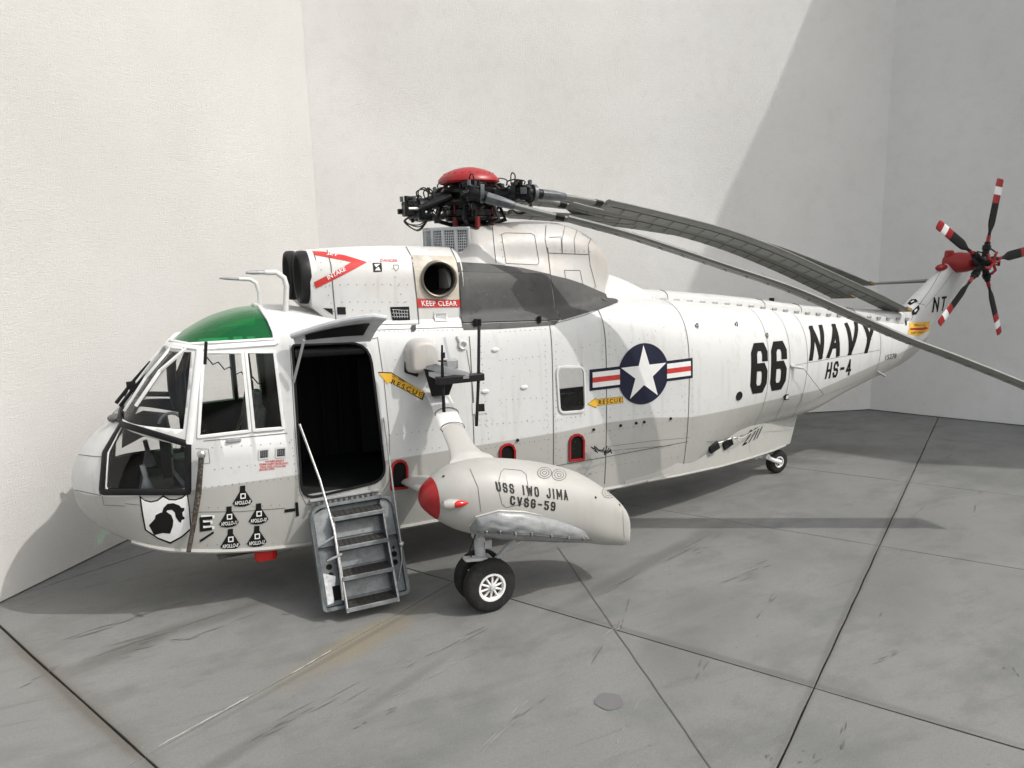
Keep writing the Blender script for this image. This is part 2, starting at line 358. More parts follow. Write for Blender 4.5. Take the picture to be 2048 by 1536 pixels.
for s_ in [((930, 1530), (1090, 1375), .08, 7), ((1225, 1490), (1290, 1395), .05, 5), ((780, 1400), (990, 1290), .06, 5), ((1690, 960), (1830, 945), .05, 4), ((1180, 1290), (1330, 1190), .06, 4)]: scuff(*s_, M_PALE)
for s_ in [((60, 1300), (420, 1190), .10, 8), ((480, 1500), (760, 1350), .14, 9), ((1000, 1460), (1120, 1380), .10, 5), ((1420, 1180), (1560, 1120), .14, 7), ((1740, 1330), (1830, 1290), .12, 5), ((1380, 1110), (1450, 1070), .08, 5), ((1620, 900), (1760, 880), .16, 7), ((1850, 1010), (1800, 1060), .08, 5), ((1560, 1180), (1500, 1250), .10, 6)]: scuff(*s_)
# three canvas-faced panels standing round the ground
def wall_panel(a, b, H, name_m, label, low=0.):
    a = Vector(a+(0,)); b = Vector(b+(0,)); d = (b-a).normalized(); nn = Vector((-d.y, d.x, 0)); L = (b-a).length
    if nn.dot(Vector((6, -3, 0))-a) < 0: nn = -nn
    nx, nz = int(L/.25), 48; rows = []
    for i in range(nx+1):
        row = []
        for j in range(nz+1):
            z = H*(j/nz)**1.3; s_ = L*i/nx
            off = .02*math.sin(s_*.9+z*.5)+.015*math.sin(z*1.3+s_*.4+1)
            e = min(1, s_/1.2, (L-s_)/1.2); off *= e
            off += .03*math.exp(-z/.08)*0
            p = a+d*s_+nn*off; row.append((p.x, p.y, z+.022))
        rows.append(row)
    mb = MB().grid(rows)
    back = [[tuple(Vector(p)-nn*.16) for p in r] for r in rows]
    mb.grid([list(reversed(r)) for r in back])
    for k in (0, nz): mb.grid([[r[k] for r in rows], [r[k] for r in back]])
    for k in (0, -1): mb.grid([rows[k], back[k]])
    o = put('backdrop_panel', mb, canvas(name_m, math.degrees(math.atan2(d.y, d.x)), .76 if name_m == 'canvas_left' else 1.06), smooth=50, label=label, cat='panel', group='canvas backdrop panels')  # left canvas toned darker, the others lighter, to offset how sun strikes them
    return o
CL = (4.78, 6.60); CRN = (17.32, 2.69)
dl = Vector((-.676, -.737, 0)); dr = Vector((.467, -.885, 0))
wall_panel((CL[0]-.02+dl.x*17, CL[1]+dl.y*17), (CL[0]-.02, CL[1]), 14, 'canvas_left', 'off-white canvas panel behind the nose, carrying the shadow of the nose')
wall_panel((CL[0]-.14, CL[1]+.045), (CRN[0], CRN[1]), 14, 'canvas_back', 'off-white canvas panel behind the rotor, crossed by a slanting shadow edge')
RWL = 13.1; RWH = 14
wall_panel((CRN[0]-dr.x*.12, CRN[1]-dr.y*.12), (CRN[0]+.02+dr.x*RWL, CRN[1]+dr.y*RWL), RWH, 'canvas_right', 'shaded canvas panel behind the tail rotor, meeting the floor at the far right')
# ------------------------------------------------------------------ helicopter: lofted bodies
heli = empty('model_helicopter', (5.7, 0, 0), 'white and cream model naval helicopter with folded rotor blades, open door and steps', 'helicopter')
TA = [(.395, 1.52, .01, 1.53, .02, 1.60, 2.0, 1.70), (.43, 1.36, .12, 1.45, .22, 1.62, 2.0, 1.83), (.50, 1.23, .24, 1.36, .38, 1.64, 2.0, 1.97), (.62, 1.10, .38, 1.25, .56, 1.68, 2.1, 2.13), (.79, .95, .54, 1.12, .72, 1.7, 2.3, 2.29), (.95, .85, .66, 1.04, .83, 1.75, 2.5, 2.41),
      (1.15, .74, .76, .96, .91, 1.8, 2.8, 2.69), (1.39, .64, .85, .89, .97, 1.85, 3.0, 3.01), (1.63, .57, .91, .85, 1.01, 1.9, 3.1, 3.24), (1.88, .53, .95, .81, 1.03, 1.95, 3.3, 3.41),
      (2.2, .51, .98, .77, 1.05, 1.95, 3.7, 3.55), (2.6, .48, 1.0, .73, 1.07, 1.9, 4.2, 3.62), (3.0, .46, 1.0, .71, 1.09, 1.9, 5, 3.60), (3.6, .45, 1.02, .71, 1.10, 1.9, 6.5, 3.50),
      (5.0, .45, 1.03, .71, 1.10, 1.9, 7, 3.46), (6.6, .45, 1.03, .71, 1.10, 1.9, 6, 3.46), (7.4, .45, 1.03, .71, 1.10, 1.9, 5, 3.46), (8.1, .46, 1.0, .72, 1.09, 1.95, 4, 3.45), (8.8, .50, .94, .80, 1.06, 2.0, 3.3, 3.39),
      (9.5, .70, .80, .98, .98, 2.0, 2.9, 3.31), (10.2, .93, .62, 1.15, .88, 2.05, 2.6, 3.23), (11, 1.02, .47, 1.24, .73, 2.1, 2.4, 3.12), (12, 1.10, .42, 1.32, .60, 2.1, 2.3, 2.97),
      (13, 1.37, .33, 1.52, .48, 2.15, 2.3, 2.86), (14, 1.62, .24, 1.72, .37, 2.2, 2.2, 2.75), (14.8, 1.82, .17, 1.9, .27, 2.28, 2.2, 2.68), (15.35, 2.12, .09, 2.16, .16, 2.4, 2, 2.62), (15.5, 2.3, .02, 2.32, .04, 2.42, 2, 2.5)]
NB, NS, NE = 7, 12, 34
def secA(x, side=-1):
    _, zk, yc, zc, ym, zm, n, zt = cr_interp(TA, x); b = min(1, max(0, (x-8)/2)) if x > 4 else 1-min(1, max(0, (x-.5)/.6))
    out = []
    for i in range(NB):
        t = i/NB; cy = yc*(.5+.4*b); cz = zk+(zc-zk)*(.5-.45*b)
        out.append(((1-t)**2*0+2*t*(1-t)*cy+t*t*yc, (1-t)**2*zk+2*t*(1-t)*cz+t*t*zc))
    for i in range(NS):
        t = i/NS; cy, cz = ym, zc+(zm-zc)*.45
        out.append(((1-t)**2*yc+2*t*(1-t)*cy+t*t*ym, (1-t)**2*zc+2*t*(1-t)*cz+t*t*zm))
    for i in range(NE+1):
        a = math.pi/2*i/NE; e = 2/n
        # even out the spacing of a boxy superellipse
        a = a-.5*math.sin(4*a)*min(.22, (n-2)*.06)*-1 if n > 2 else a
        out.append((ym*abs(math.cos(a))**e if i < NE else 0, zm+(zt-zm)*math.sin(min(a, math.pi/2))**e))
    return [(x, side*y, z) for y, z in out]
def ringA(x):
    h = secA(x, -1); o = [(x, -p[1], p[2]) for p in h]
    return h+[o[i] for i in range(len(o)-2, 0, -1)]
def frange(a, b, st):
    n = max(1, int(round((b-a)/st))); return [a+(b-a)*i/n for i in range(n+1)]
xsA = frange(.395, .6, .022)[:-1]+frange(.6, 3.2, .045)[:-1]+frange(3.2, 15.5, .075)
mbA = MB().grid([ringA(x) for x in xsA], True, True, True)
# lower boat hull behind, narrowing to the tail wheel
def secB(x):
    hw, zb, zc = [float(np.interp(x, [7.6, 8.6, 9.6, 10.5, 11.2, 11.75], c)) for c in ([1.04, 1.0, .80, .56, .35, .16], [.46, .46, .47, .48, .50, .53], [.72, .70, .64, .60, .58, .58])]
    zt = float(np.interp(x, [7.6, 9.6, 11.2, 11.75], [1.5, 1.5, 1.4, 1.42]))
    sh = (zt-zb)*0
    pts = [(0, zb), (hw*.5, (zb+zc)/2), (hw, zc), (hw*1.0, zc+.03)]+[(hw*(1-.06*t), zc+.03+(zt-zc-.03)*t) for t in (.2, .4, .6, .8, 1)]+[(0, zt)]
    return pts
xsB = frange(7.6, 11.75, .1)
def tailcut(x, z): return x+(.30*(z-.5) if x > 11.3 else 0)*min(1, (x-11.3)/.45) if x > 11.3 else x
rowsB = []
for x in xsB:
    pb = secB(x); L = [(tailcut(x, z), -y, z) for y, z in pb]; Rr = [(tailcut(x, z), y, z) for y, z in pb]
    rowsB.append(L+Rr[-2:0:-1])
mbB = MB().grid(rowsB, True, True, True)
# engine cowlings (twin, joined), x 3.35 .. 5.2, then the transmission house behind them
TC = [(3.25, .775, 3.62, 3.90, 2.6, 4.29), (3.40, .81, 3.48, 3.88, 2.8, 4.315), (3.7, .87, 3.30, 3.86, 3.0, 4.33), (4.2, .90, 3.25, 3.84, 3.1, 4.34), (4.9, .915, 3.2, 3.82, 3.1, 4.32), (5.18, .915, 3.2, 3.8, 3.1, 4.31)]
def ringC(x):
    _, ym, zb, zm, n, zt = cr_interp(TC, x); h = [(0, zb), (ym*.5, zb), (ym*.98, zb)]
    h += [(ym, zb+(zm-zb)*t) for t in (.12, .4, .7)]
    h += [(ym*math.cos(a)**(2/n) if a < 1.57 else 0, zm+(zt-zm)*math.sin(a)**(2/n)) for a in [math.pi/2*i/20 for i in range(21)]]
    P = [(x, -y, z) for y, z in h]; return P+[(x, y, z) for y, z in h[-2:0:-1]]
mbC = MB().grid([ringC(x) for x in frange(3.25, 5.18, .06)], True, True, True)
# transmission house: bell-shaped section, tall fairing on top, rounded aft end
TD = [(5.0, .90, .90, .86, 3.80, .70, 4.02, .40, 4.16, 4.2), (5.3, .895, .895, .86, 3.82, .70, 4.04, .44, 4.20, 4.26), (5.42, .89, .89, .85, 3.83, .68, 4.07, .47, 4.28, 4.40), (5.52, .89, .885, .84, 3.84, .66, 4.10, .50, 4.36, 4.58), (6.0, .88, .87, .80, 3.84, .60, 4.10, .50, 4.38, 4.61), (6.5, .87, .84, .74, 3.82, .56, 4.10, .49, 4.36, 4.63),
      (6.9, .84, .79, .66, 3.78, .52, 4.08, .48, 4.34, 4.61), (7.2, .78, .71, .57, 3.74, .48, 4.05, .45, 4.31, 4.54), (7.45, .70, .60, .47, 3.70, .42, 4.0, .40, 4.24, 4.44), (7.65, .60, .47, .36, 3.68, .35, 3.95, .32, 4.15, 4.30), (7.8, .5, .34, .25, 3.66, .25, 3.88, .22, 4.04, 4.13), (7.9, .4, .22, .14, 3.62, .12, 3.82, .08, 3.92, 3.96), (7.95, .3, .12, .05, 3.6, .04, 3.7, .02, 3.8, 3.82)]
def ringD(x):
    _, y0, y1, y2, z2, y3, z3, y4, z4, zt = cr_interp(TD, x)
    C_ = [(y0, 3.15), (y1, 3.42), (y2, z2), (y3, z3), (y4, z4), (y4*.55, zt-.03), (0, zt)]
    h = [(0, 3.15)]; 
    for i in range(len(C_)-1):
        p0 = C_[max(i-1, 0)]; p1 = C_[i]; p2 = C_[i+1]; p3 = C_[i+2] if i+2 < len(C_) else (-C_[-2][0], C_[-2][1])
        for k in range(5):
            t = k/5; h.append(tuple(.5*((2*p1[q])+(-p0[q]+p2[q])*t+(2*p0[q]-5*p1[q]+4*p2[q]-p3[q])*t*t+(-p0[q]+3*p1[q]-3*p2[q]+p3[q])*t**3) for q in (0, 1)))
    h.append((0, zt)); P = [(x, -max(0, y), z) for y, z in h]; return P+[(x, max(0, y), z) for y, z in h[-2:0:-1]]
mbD = MB().grid([ringD(x) for x in frange(5.0, 7.95, .06)], True, True, True)
# one search tree per body so that markings and trim sit on the real skin
def tree(*mbs):
    v = []; f = []
    for m in mbs: f += [tuple(i+len(v) for i in q) for q in m.f]; v += m.v
    return BVHTree.FromPolygons([Vector(p) for p in v], f)
T_ALL = tree(mbA, mbB, mbC, mbD); T_A = tree(mbA); T_AB = tree(mbA, mbB); T_CD = tree(mbC, mbD)
def hit(px, py, T=None):
    loc, n, _, _ = (T or T_ALL).ray_cast(CAM, ray(px, py).normalized())
    if loc is None: return None, None
    return loc, (n if n.dot(CAM-loc) > 0 else -n)
def hxz(x, z, T=None, side=-1):
    loc, n, _, _ = (T or T_ALL).ray_cast(Vector((x, 8*side, z)), Vector((0, -side, 0)))
    if loc is None: return None, None
    return loc, (n if n.y*side > 0 else -n)
def resample(pts, st):
    P = [Vector(p) for p in pts]; out = [P[0]]
    for a, b in zip(P, P[1:]):
        n = max(1, int(math.ceil((b-a).length/st)))
        out += [a.lerp(b, i/n) for i in range(1, n+1)]
    return out
def arc_round(poly, r, n=4):                             # round the corners of a polygon
    out = []; m = len(poly); rr = r if isinstance(r, (list, tuple)) else [r]*m
    for i in range(m):
        p = Vector(poly[i]); a = (Vector(poly[i-1])-p); b = (Vector(poly[(i+1) % m])-p); q = min(rr[i], a.length*.49, b.length*.49)
        s, e = p+a.normalized()*q, p+b.normalized()*q
        for k in range(n+1):
            t = k/n; out.append(s*(1-t)**2+p*2*t*(1-t)+e*t*t)
    return out
def px2xz(poly, T=None):
    out = []
    cx = sum(q[0] for q in poly)/len(poly); cy = sum(q[1] for q in poly)/len(poly)
    for q in poly:
        for k in range(26):                               # a point just off the silhouette is drawn in to the skin
            l_, n_ = hit(q[0]+(cx-q[0])*k*.04, q[1]+(cy-q[1])*k*.04, T)
            if l_: break
        else: print('miss', poly)
        out.append((l_.x, l_.z) if l_ else None)
    return out
def sweep(mb, path, nrm, wd, ht, closed=False, sink=.01):
    """flat bar of width wd and height ht that lies along a path on the skin"""
    n = len(path); rows = []
    for i, p in enumerate(path):
        a = path[(i-1) % n] if closed or i else p; b = path[(i+1) % n] if closed or i < n-1 else p
        t = (b-a).normalized(); N = nrm[i].normalized(); B = t.cross(N).normalized(); N = B.cross(t).normalized()
        w_ = wd(i/(n-1)) if callable(wd) else wd; h = w_/2
        rows.append([p-B*h-N*sink, p-B*h*.96+N*ht*.75, p-B*h*.8+N*ht, p+B*h*.8+N*ht, p+B*h*.96+N*ht*.75, p+B*h-N*sink])
    if closed: rows.append(rows[0])
    return mb.grid(rows, True, not closed, not closed)
def skin_path(pts, mode='px', st=None, T=None, side=-1):
    st = st or (4 if mode == 'px' else .04); P = []; N = []
    for q in resample([Vector((a[0], a[1])) for a in pts], st):
        l_, n_ = hit(q.x, q.y, T) if mode == 'px' else hxz(q.x, q.y, T, side)
        if l_ is not None: P.append(l_); N.append(n_)
    return P, N
def strip(mb, P, N, wd, off=.004):
    rows = []
    for i, p in enumerate(P):
        a = P[max(i-1, 0)]; b = P[min(i+1, len(P)-1)]; t = (b-a)
        if t.length < 1e-6: continue
        B = t.normalized().cross(N[i]).normalized(); w_ = (wd(i/(len(P)-1)) if callable(wd) else wd)/2
        w_ *= .78; rows.append([p-B*w_+N[i]*off, p+B*w_+N[i]*off])
    if len(rows) > 1: mb.grid(rows)
    return mb
# clip: faces of a bmesh inside a convex prism given in (x, z)
def region(bm, poly, side=None, eps=1e-6):
    area = sum(poly[i][0]*poly[(i+1) % len(poly)][1]-poly[(i+1) % len(poly)][0]*poly[i][1] for i in range(len(poly)))
    P = list(poly) if area > 0 else list(reversed(poly))
    x0, x1 = min(p[0] for p in P)-.12, max(p[0] for p in P)+.12; z0, z1 = min(p[1] for p in P)-.25, max(p[1] for p in P)+.25
    fs = []
    for f in bm.faces:
        c = f.calc_center_median()
        if x0 < c.x < x1 and z0 < c.z < z1 and (side is None or c.y*side > 0): fs.append(f)
    for i in range(len(P)):
        a = Vector((P[i][0], 0, P[i][1])); b = Vector((P[(i+1) % len(P)][0], 0, P[(i+1) % len(P)][1])); d = b-a
        if d.length < 1e-5: continue
        no = Vector((d.z, 0, -d.x)).normalized()
        geom = list(set(fs) | {e for f in fs for e in f.edges} | {v for f in fs for v in f.verts})
        r = bmesh.ops.bisect_plane(bm, geom=geom, plane_co=a, plane_no=no, dist=eps)
        alive = set(g_ for g_ in r['geom'] if isinstance(g_, bmesh.types.BMFace))
        fs = [f for f in alive if f.is_valid and (f.calc_center_median()-a).dot(no) < 0]
    return fs
def lift(bm, fs, mb, off=0., doubles=True):              # copy faces out, shifted along their normals
    idx = {}; vs = []; out = []
    for f in fs:
        q = []
        for v in f.verts:
            if v not in idx: idx[v] = len(vs); vs.append(v.co+v.normal*off)
            q.append(idx[v])
        out.append(q)
    mb.add(vs, out)
def to_bm(mb):
    bm = bmesh.new(); vs = [bm.verts.new(v) for v in mb.v]
    for f in mb.f:
        try: bm.faces.new([vs[i] for i in f])
        except ValueError: pass
    bmesh.ops.remove_doubles(bm, verts=bm.verts, dist=1e-5); bmesh.ops.recalc_face_normals(bm, faces=bm.faces); bm.normal_update(); return bm
def from_bm(name, bm, mat, parent, sharp=35, **kw):
    me = bpy.data.meshes.new(name); bm.to_mesh(me); bm.free()
    me.polygons.foreach_set('use_smooth', [True]*len(me.polygons)); me.set_sharp_from_angle(angle=R(sharp))
    return link(name, me, mat, parent, **kw)
bmA = to_bm(mbA)
# openings, in side elevation, traced on the skin
def poly_px(q, T=T_A): return [p for p in px2xz(q, T) if p]
DOOR = [tuple(p) for p in arc_round([Vector(p) for p in poly_px([(584, 690), (737, 684), (772, 960), (604, 1000)])], [.05, .26, .20, .20], 5)]
CW = [tuple(p) for p in arc_round([Vector(p) for p in poly_px([(1113, 734), (1168, 734), (1171, 822), (1119, 826)])], .09, 4)]
W1 = poly_px([(407, 705), (485, 705), (500, 862), (397, 874)]); W2 = poly_px([(492, 704), (549, 704), (567, 856), (508, 861)])
WS = [(.3, 2.57), (1.0, 2.455), (1.66, 2.285), (1.845, 3.19), (1.60, 3.19), (.3, 3.19)]
CH = [tuple(p) for p in arc_round([Vector(p) for p in poly_px([(243, 852), (370, 893), (370, 978), (212, 978), (216, 905)])], .03, 3)]
SW_ = [tuple(p) for p in arc_round([Vector(p) for p in [(7.45, 1.83), (8.22, 1.83), (8.22, 2.42), (7.45, 2.42)]], .08, 3)]
RG = [(1.4, 3.255), (2.74, 3.295), (2.70, 3.8), (1.4, 3.8)]
glazing = {}
for nm, poly, side in [('door', DOOR, -1), ('windshield', WS, None), ('chin', CH, None), ('roof', RG, None), ('side_a', W1, None), ('side_b', W2, None), ('cabin', CW, -1), ('cabin_far', SW_, 1)]:
    fs = region(bmA, poly, side)
    bmA.normal_update()
    if nm != 'door':
        for sd in (-1, 1):
            m = MB(); lift(bmA, [f for f in fs if f.calc_center_median().y*sd > 0], m, -.012); glazing[nm, sd] = m
    bmesh.ops.delete(bmA, geom=fs, context='FACES')
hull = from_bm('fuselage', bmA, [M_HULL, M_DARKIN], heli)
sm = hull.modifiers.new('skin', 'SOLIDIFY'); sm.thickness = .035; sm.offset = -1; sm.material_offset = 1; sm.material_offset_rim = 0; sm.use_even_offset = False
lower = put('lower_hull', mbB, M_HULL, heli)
for (nm, sd), m in glazing.items():
    if not m.f: continue
    nice = {'windshield': 'windshield_pane', 'chin': 'chin_window_pane', 'roof': 'green_roof_pane', 'side_a': 'window_pane', 'side_b': 'window_pane', 'cabin': 'window_pane', 'cabin_far': 'window_pane'}[nm]
    put(nice, m, M_GREEN if nm == 'roof' else M_GLASS, hull, smooth=60)
# ---- canopy frames
def skinbar(name, pts, wd, ht, mat, mode='px', both=True, closed=False, T=T_A, parent=None, label=None):
    P, N = skin_path(pts, mode, None, T)
    if len(P) < 2: print('skinbar empty', name); return
    m = MB(); sweep(m, P, N, wd, ht, closed)
    put(name, m, mat, parent or hull, smooth=40)
    if both:
        m2 = MB(); f = lambda v: Vector((v.x, -v.y, v.z)); sweep(m2, [f(p) for p in P], [f(n) for n in N], wd, ht, closed); put(name, m2, mat, parent or hull, smooth=40)
loop = lambda q: list(q)+[q[0]]
skinbar('window_frame', loop([(407, 705), (485, 705), (500, 862), (397, 874)]), .035, .014, M_FRAMEW)
skinbar('window_frame', loop([(492, 704), (549, 704), (567, 856), (508, 861)]), .035, .016, M_FRAMEW)
skinbar('chin_window_frame', loop([(q[0], q[1]) for q in [(242, 848), (376, 888), (376, 984), (204, 984), (210, 905)]]), .075, .016, M_BLACK)
skinbar('cabin_window_frame', CW, .035, .02, M_FRAMEW, 'xz', both=True) if False else None
P, N = skin_path(loop(CW), 'xz', .03, T_A); m = MB(); sweep(m, P[:-1], N[:-1], .035, .018, True); put('window_frame', m, M_WHITE, hull)
skinbar('windshield_post', [(378, 888), (386, 820), (400, 700)], .075, .02, M_FRAMEW)
skinbar('windshield_post', [(272, 812), (320, 742), (374, 696)], .035, .018, M_FRAMEW)
skinbar('windshield_post', [(249, 822), (292, 755), (345, 692)], .022, .018, M_FRAMEW)
skinbar('canopy_rail', [(330, 691), (345, 689), (400, 697), (552, 686)], .06, .02, M_FRAMEW)
skinbar('canopy_rail', [(338, 681), (380, 689), (552, 678)], .03, .024, M_FRAMEW)
skinbar('canopy_hoop', [(553, 688), (549, 665), (538, 640), (520, 614)], .05, .02, M_FRAMEW)
skinbar('windshield_sill', [(221, 838), (245, 845), (300, 862), (379, 889)], .03, .02, M_BLACK)
# centre parts of the windshield, over the nose ridge
cl = [Vector((x, 0, float(cr_interp(TA, x)[7]))) for x in frange(.93, 1.62, .06)]
m = MB(); sweep(m, cl, [Vector((-.75, 0, .6))]*len(cl), .05, .02); put('windshield_post', m, M_FRAMEW, hull)
m = MB(); rr = []
for k in range(25):
    a = -1+2*k/24; l_, n_ = T_A.ray_cast(Vector((-2, a*.62, 2.50-.10*abs(a)**2)), Vector((1, 0, 0)))[:2]
    if l_ is not None: rr.append((l_, n_ if n_.x < 0 else -n_))
sweep(m, [r_[0] for r_ in rr], [r_[1] for r_ in rr], .05, .018); put('windshield_sill', m, M_BLACK, hull)
m = MB(); rr = []
for k in range(25):
    a = -1+2*k/24; l_, n_ = T_A.ray_cast(Vector((-2, a*.66, 3.225)), Vector((1, 0, 0)))[:2]
    if l_ is not None: rr.append((l_, n_ if n_.x < 0 else -n_))
sweep(m, [r_[0] for r_ in rr], [r_[1] for r_ in rr], .05, .018); put('canopy_rail', m, M_FRAMEW, hull)
# wipers, black, on the windshield
for q in ([(236, 806), (262, 768), (300, 722)], [(244, 812), (268, 776), (296, 742)]):
    P = [at(a, b, 'y', -.25) for a, b in q]; P[0] = P[0]+Vector((-.02, 0, 0))
    m = MB().tube(P, [.022, .02, .008], 8); m.box(P[1], (.10, .05, .06)); put('wiper', m, M_BLACK, hull)
m = MB().ball(at(230, 836, 'y', -.30), .075, 10, (1.1, 1, .7)); put('wiper_motor', m, M_COCK, hull)
# chine spray rail
m = MB(); P = []; N = []
for x in frange(1.0, 8.6, .1):
    _, zk, yc, zc, ym, zm, n, zt = cr_interp(TA, x); P.append(Vector((x, -yc-.005, zc))); N.append(Vector((0, -1, -.25)))
for sd in (-1, 1):
    m = MB(); m.tube([Vector((p.x, -p.y*sd if sd > 0 else p.y, p.z)) for p in P], .028, 6); put('chine_rail', m, M_CREAM, hull)
P = [Vector((x, -secB(x)[2][0]-.004, secB(x)[2][1])) for x in frange(8.0, 11.6, .1)]
put('chine_rail', MB().tube(P, .02, 6), M_CREAM, lower)
# ------------------------------------------------------------------ engine cowlings, transmission house
bmC = to_bm(mbC); ex_c, _ = hit(877, 558, T_ALL)
fs = region(bmC, [(ex_c.x+.21*math.cos(2*math.pi*k/24), ex_c.z+.20*math.sin(2*math.pi*k/24)) for k in range(24)], -1); bmesh.ops.delete(bmC, geom=fs, context='FACES')
cowl = from_bm('engine_cowling', bmC, [M_COWL], heli)
house = put('transmission_fairing', mbD, M_FAIR, heli)
def patch(name, mb2, mat, off=.004, T=None, parent=None, step=.06, holes=None, mode='xz', **kw):
    """lay a flat figure, drawn in side elevation (x, z), on the skin"""
    bm = bmesh.new(); vs = [bm.verts.new((p[0], 0, p[1])) for p in mb2[0]]
    for f in mb2[1]:
        try: bm.faces.new([vs[i] for i in f])
        except ValueError: pass
    bmesh.ops.triangulate(bm, faces=[f for f in bm.faces if len(f.verts) > 4], ngon_method='EAR_CLIP')
    xs = [v.co.x for v in bm.verts]; zs = [v.co.z for v in bm.verts]
    if not xs: return
    for lo, hi, ax in ((min(xs), max(xs), 0), (min(zs), max(zs), 2)):
        k = math.ceil(lo/step)*step
        while k < hi:
            co = [0, 0, 0]; no = [0, 0, 0]; co[ax] = k; no[ax] = 1
            bmesh.ops.bisect_plane(bm, geom=bm.verts[:]+bm.edges[:]+bm.faces[:], plane_co=co, plane_no=no, dist=1e-5); k += step
    bad = []
    for v in bm.verts:
        l_, n_ = hxz(v.co.x, v.co.z, T)
        if l_ is None: bad.append(v); continue
        v.co = l_+n_*off
    bmesh.ops.delete(bm, geom=bad, context='VERTS')
    for f in bm.faces:
        f.normal_update()
        if f.normal.y > 0: f.normal_flip()
    return from_bm(name, bm, mat, parent or hull, 50, **kw)
def fig_px(polys, T=None):                                # polygons traced on the skin -> side elevation
    V = []; F = []
    for q in polys:
        p = px2xz(q, T)
        if None in p: print('miss', q); p = [a for a in p if a]
        F.append(list(range(len(V), len(V)+len(p)))); V += p
    return V, F
def bil(q, u, v): return (q[0][0]*(1-u)*v+q[1][0]*u*v+q[2][0]*u*(1-v)+q[3][0]*(1-u)*(1-v), q[0][1]*(1-u)*v+q[1][1]*u*v+q[2][1]*u*(1-v)+q[3][1]*(1-u)*(1-v))
def text_fig(txt, quad, shear=0., bold=0., space=1.):
    cu = bpy.data.curves.new('t', 'FONT'); cu.body = txt; cu.offset = bold; cu.space_character = space; cu.shear = shear; cu.resolution_u = 3
    ob = bpy.data.objects.new('t', cu); COL.objects.link(ob); dg = bpy.context.evaluated_depsgraph_get(); me = bpy.data.meshes.new_from_object(ob.evaluated_get(dg))
    V = [(v.co.x, v.co.y) for v in me.vertices]; F = [list(p.vertices) for p in me.polygons]
    bpy.data.objects.remove(ob); bpy.data.meshes.remove(me)
    x0, x1 = min(v[0] for v in V), max(v[0] for v in V); y0, y1 = min(v[1] for v in V), max(v[1] for v in V)
    return [bil(quad, (v[0]-x0)/(x1-x0), (v[1]-y0)/(y1-y0)) for v in V], F
# block strokes: each glyph is a list of open or closed pen paths on a 1 x 1 cell
c_ = .22
GL = {'N': [[(0, 0), (0, 1)], [(0, 1), (1, 0)], [(1, 0), (1, 1)]], 'A': [[(0, 0), (.5, 1), (1, 0)], [(.2, .33), (.8, .33)]], 'V': [[(0, 1), (.5, 0), (1, 1)]], 'Y': [[(0, 1), (.5, .45), (1, 1)], [(.5, .45), (.5, 0)]],
      'H': [[(0, 0), (0, 1)], [(1, 0), (1, 1)], [(0, .5), (1, .5)]], 'S': [[(1, .78), (1-c_, 1), (c_, 1), (0, .82), (0, .62), (c_, .5), (1-c_, .5), (1, .38), (1, .18), (1-c_, 0), (c_, 0), (0, .22)]],
      '-': [[(.1, .5), (.9, .5)]], '.': [[(.3, .5), (.6, .5)]], '4': [[(.75, 0), (.75, 1), (0, .3), (1, .3)]], '6': [[(1, .75), (1, .86), (.8, 1), (.2, 1), (0, .86), (0, .14), (.2, 0), (.8, 0), (1, .14), (1, .40), (.8, .53), (.0, .53)]],
      '2': [[(0, .78), (c_, 1), (1-c_, 1), (1, .8), (1, .62), (0, 0), (1, 0)]], '7': [[(0, 1), (1, 1), (.3, 0)]], '1': [[(.5, 0), (.5, 1)]], 'T': [[(.5, 0), (.5, 1)], [(0, 1), (1, 1)]], 'E': [[(1, 1), (0, 1), (0, 0), (1, 0)], [(0, .5), (.8, .5)]],
      'U': [[(0, 1), (0, .2), (c_, 0), (1-c_, 0), (1, .2), (1, 1)]], 'I': [[(.5, 0), (.5, 1)]], 'W': [[(0, 1), (.22, 0), (.5, .8), (.78, 0), (1, 1)]], 'O': [[(c_, 0), (0, .2), (0, .8), (c_, 1), (1-c_, 1), (1, .8), (1, .2), (1-c_, 0), (c_, 0)]],
      'J': [[(1, 1), (1, .2), (1-c_, 0), (c_, 0), (0, .25)]], 'M': [[(0, 0), (0, 1), (.5, .3), (1, 1), (1, 0)]], 'C': [[(1, .76), (1-c_, 1), (c_, 1), (0, .8), (0, .2), (c_, 0), (1-c_, 0), (1, .24)]],
      'G': [[(1, .76), (1-c_, 1), (c_, 1), (0, .8), (0, .2), (c_, 0), (1-c_, 0), (1, .2), (1, .48), (.55, .48)]], '5': [[(1, 1), (.05, 1), (.05, .58), (.75, .58), (1, .42), (1, .16), (.78, 0), (.2, 0), (0, .16)]],
      '9': [[(0, .12), (.2, 0), (.8, 0), (1, .16), (1, .84), (.8, 1), (.2, 1), (0, .84), (0, .6), (.2, .47), (1, .47)]], 'R': [[(0, 0), (0, 1), (.8, 1), (1, .85), (1, .62), (.8, .48), (0, .48)], [(.45, .48), (1, 0)]], 'P': [[(0, 0), (0, 1), (.8, 1), (1, .85), (1, .6), (.8, .45), (0, .45)]], 'K': [[(0, 0), (0, 1)], [(1, 1), (0, .4)], [(.3, .55), (1, 0)]], 'L': [[(0, 1), (0, 0), (1, 0)]], 'D': [[(0, 0), (0, 1), (.7, 1), (1, .8), (1, .2), (.7, 0), (0, 0)]]}
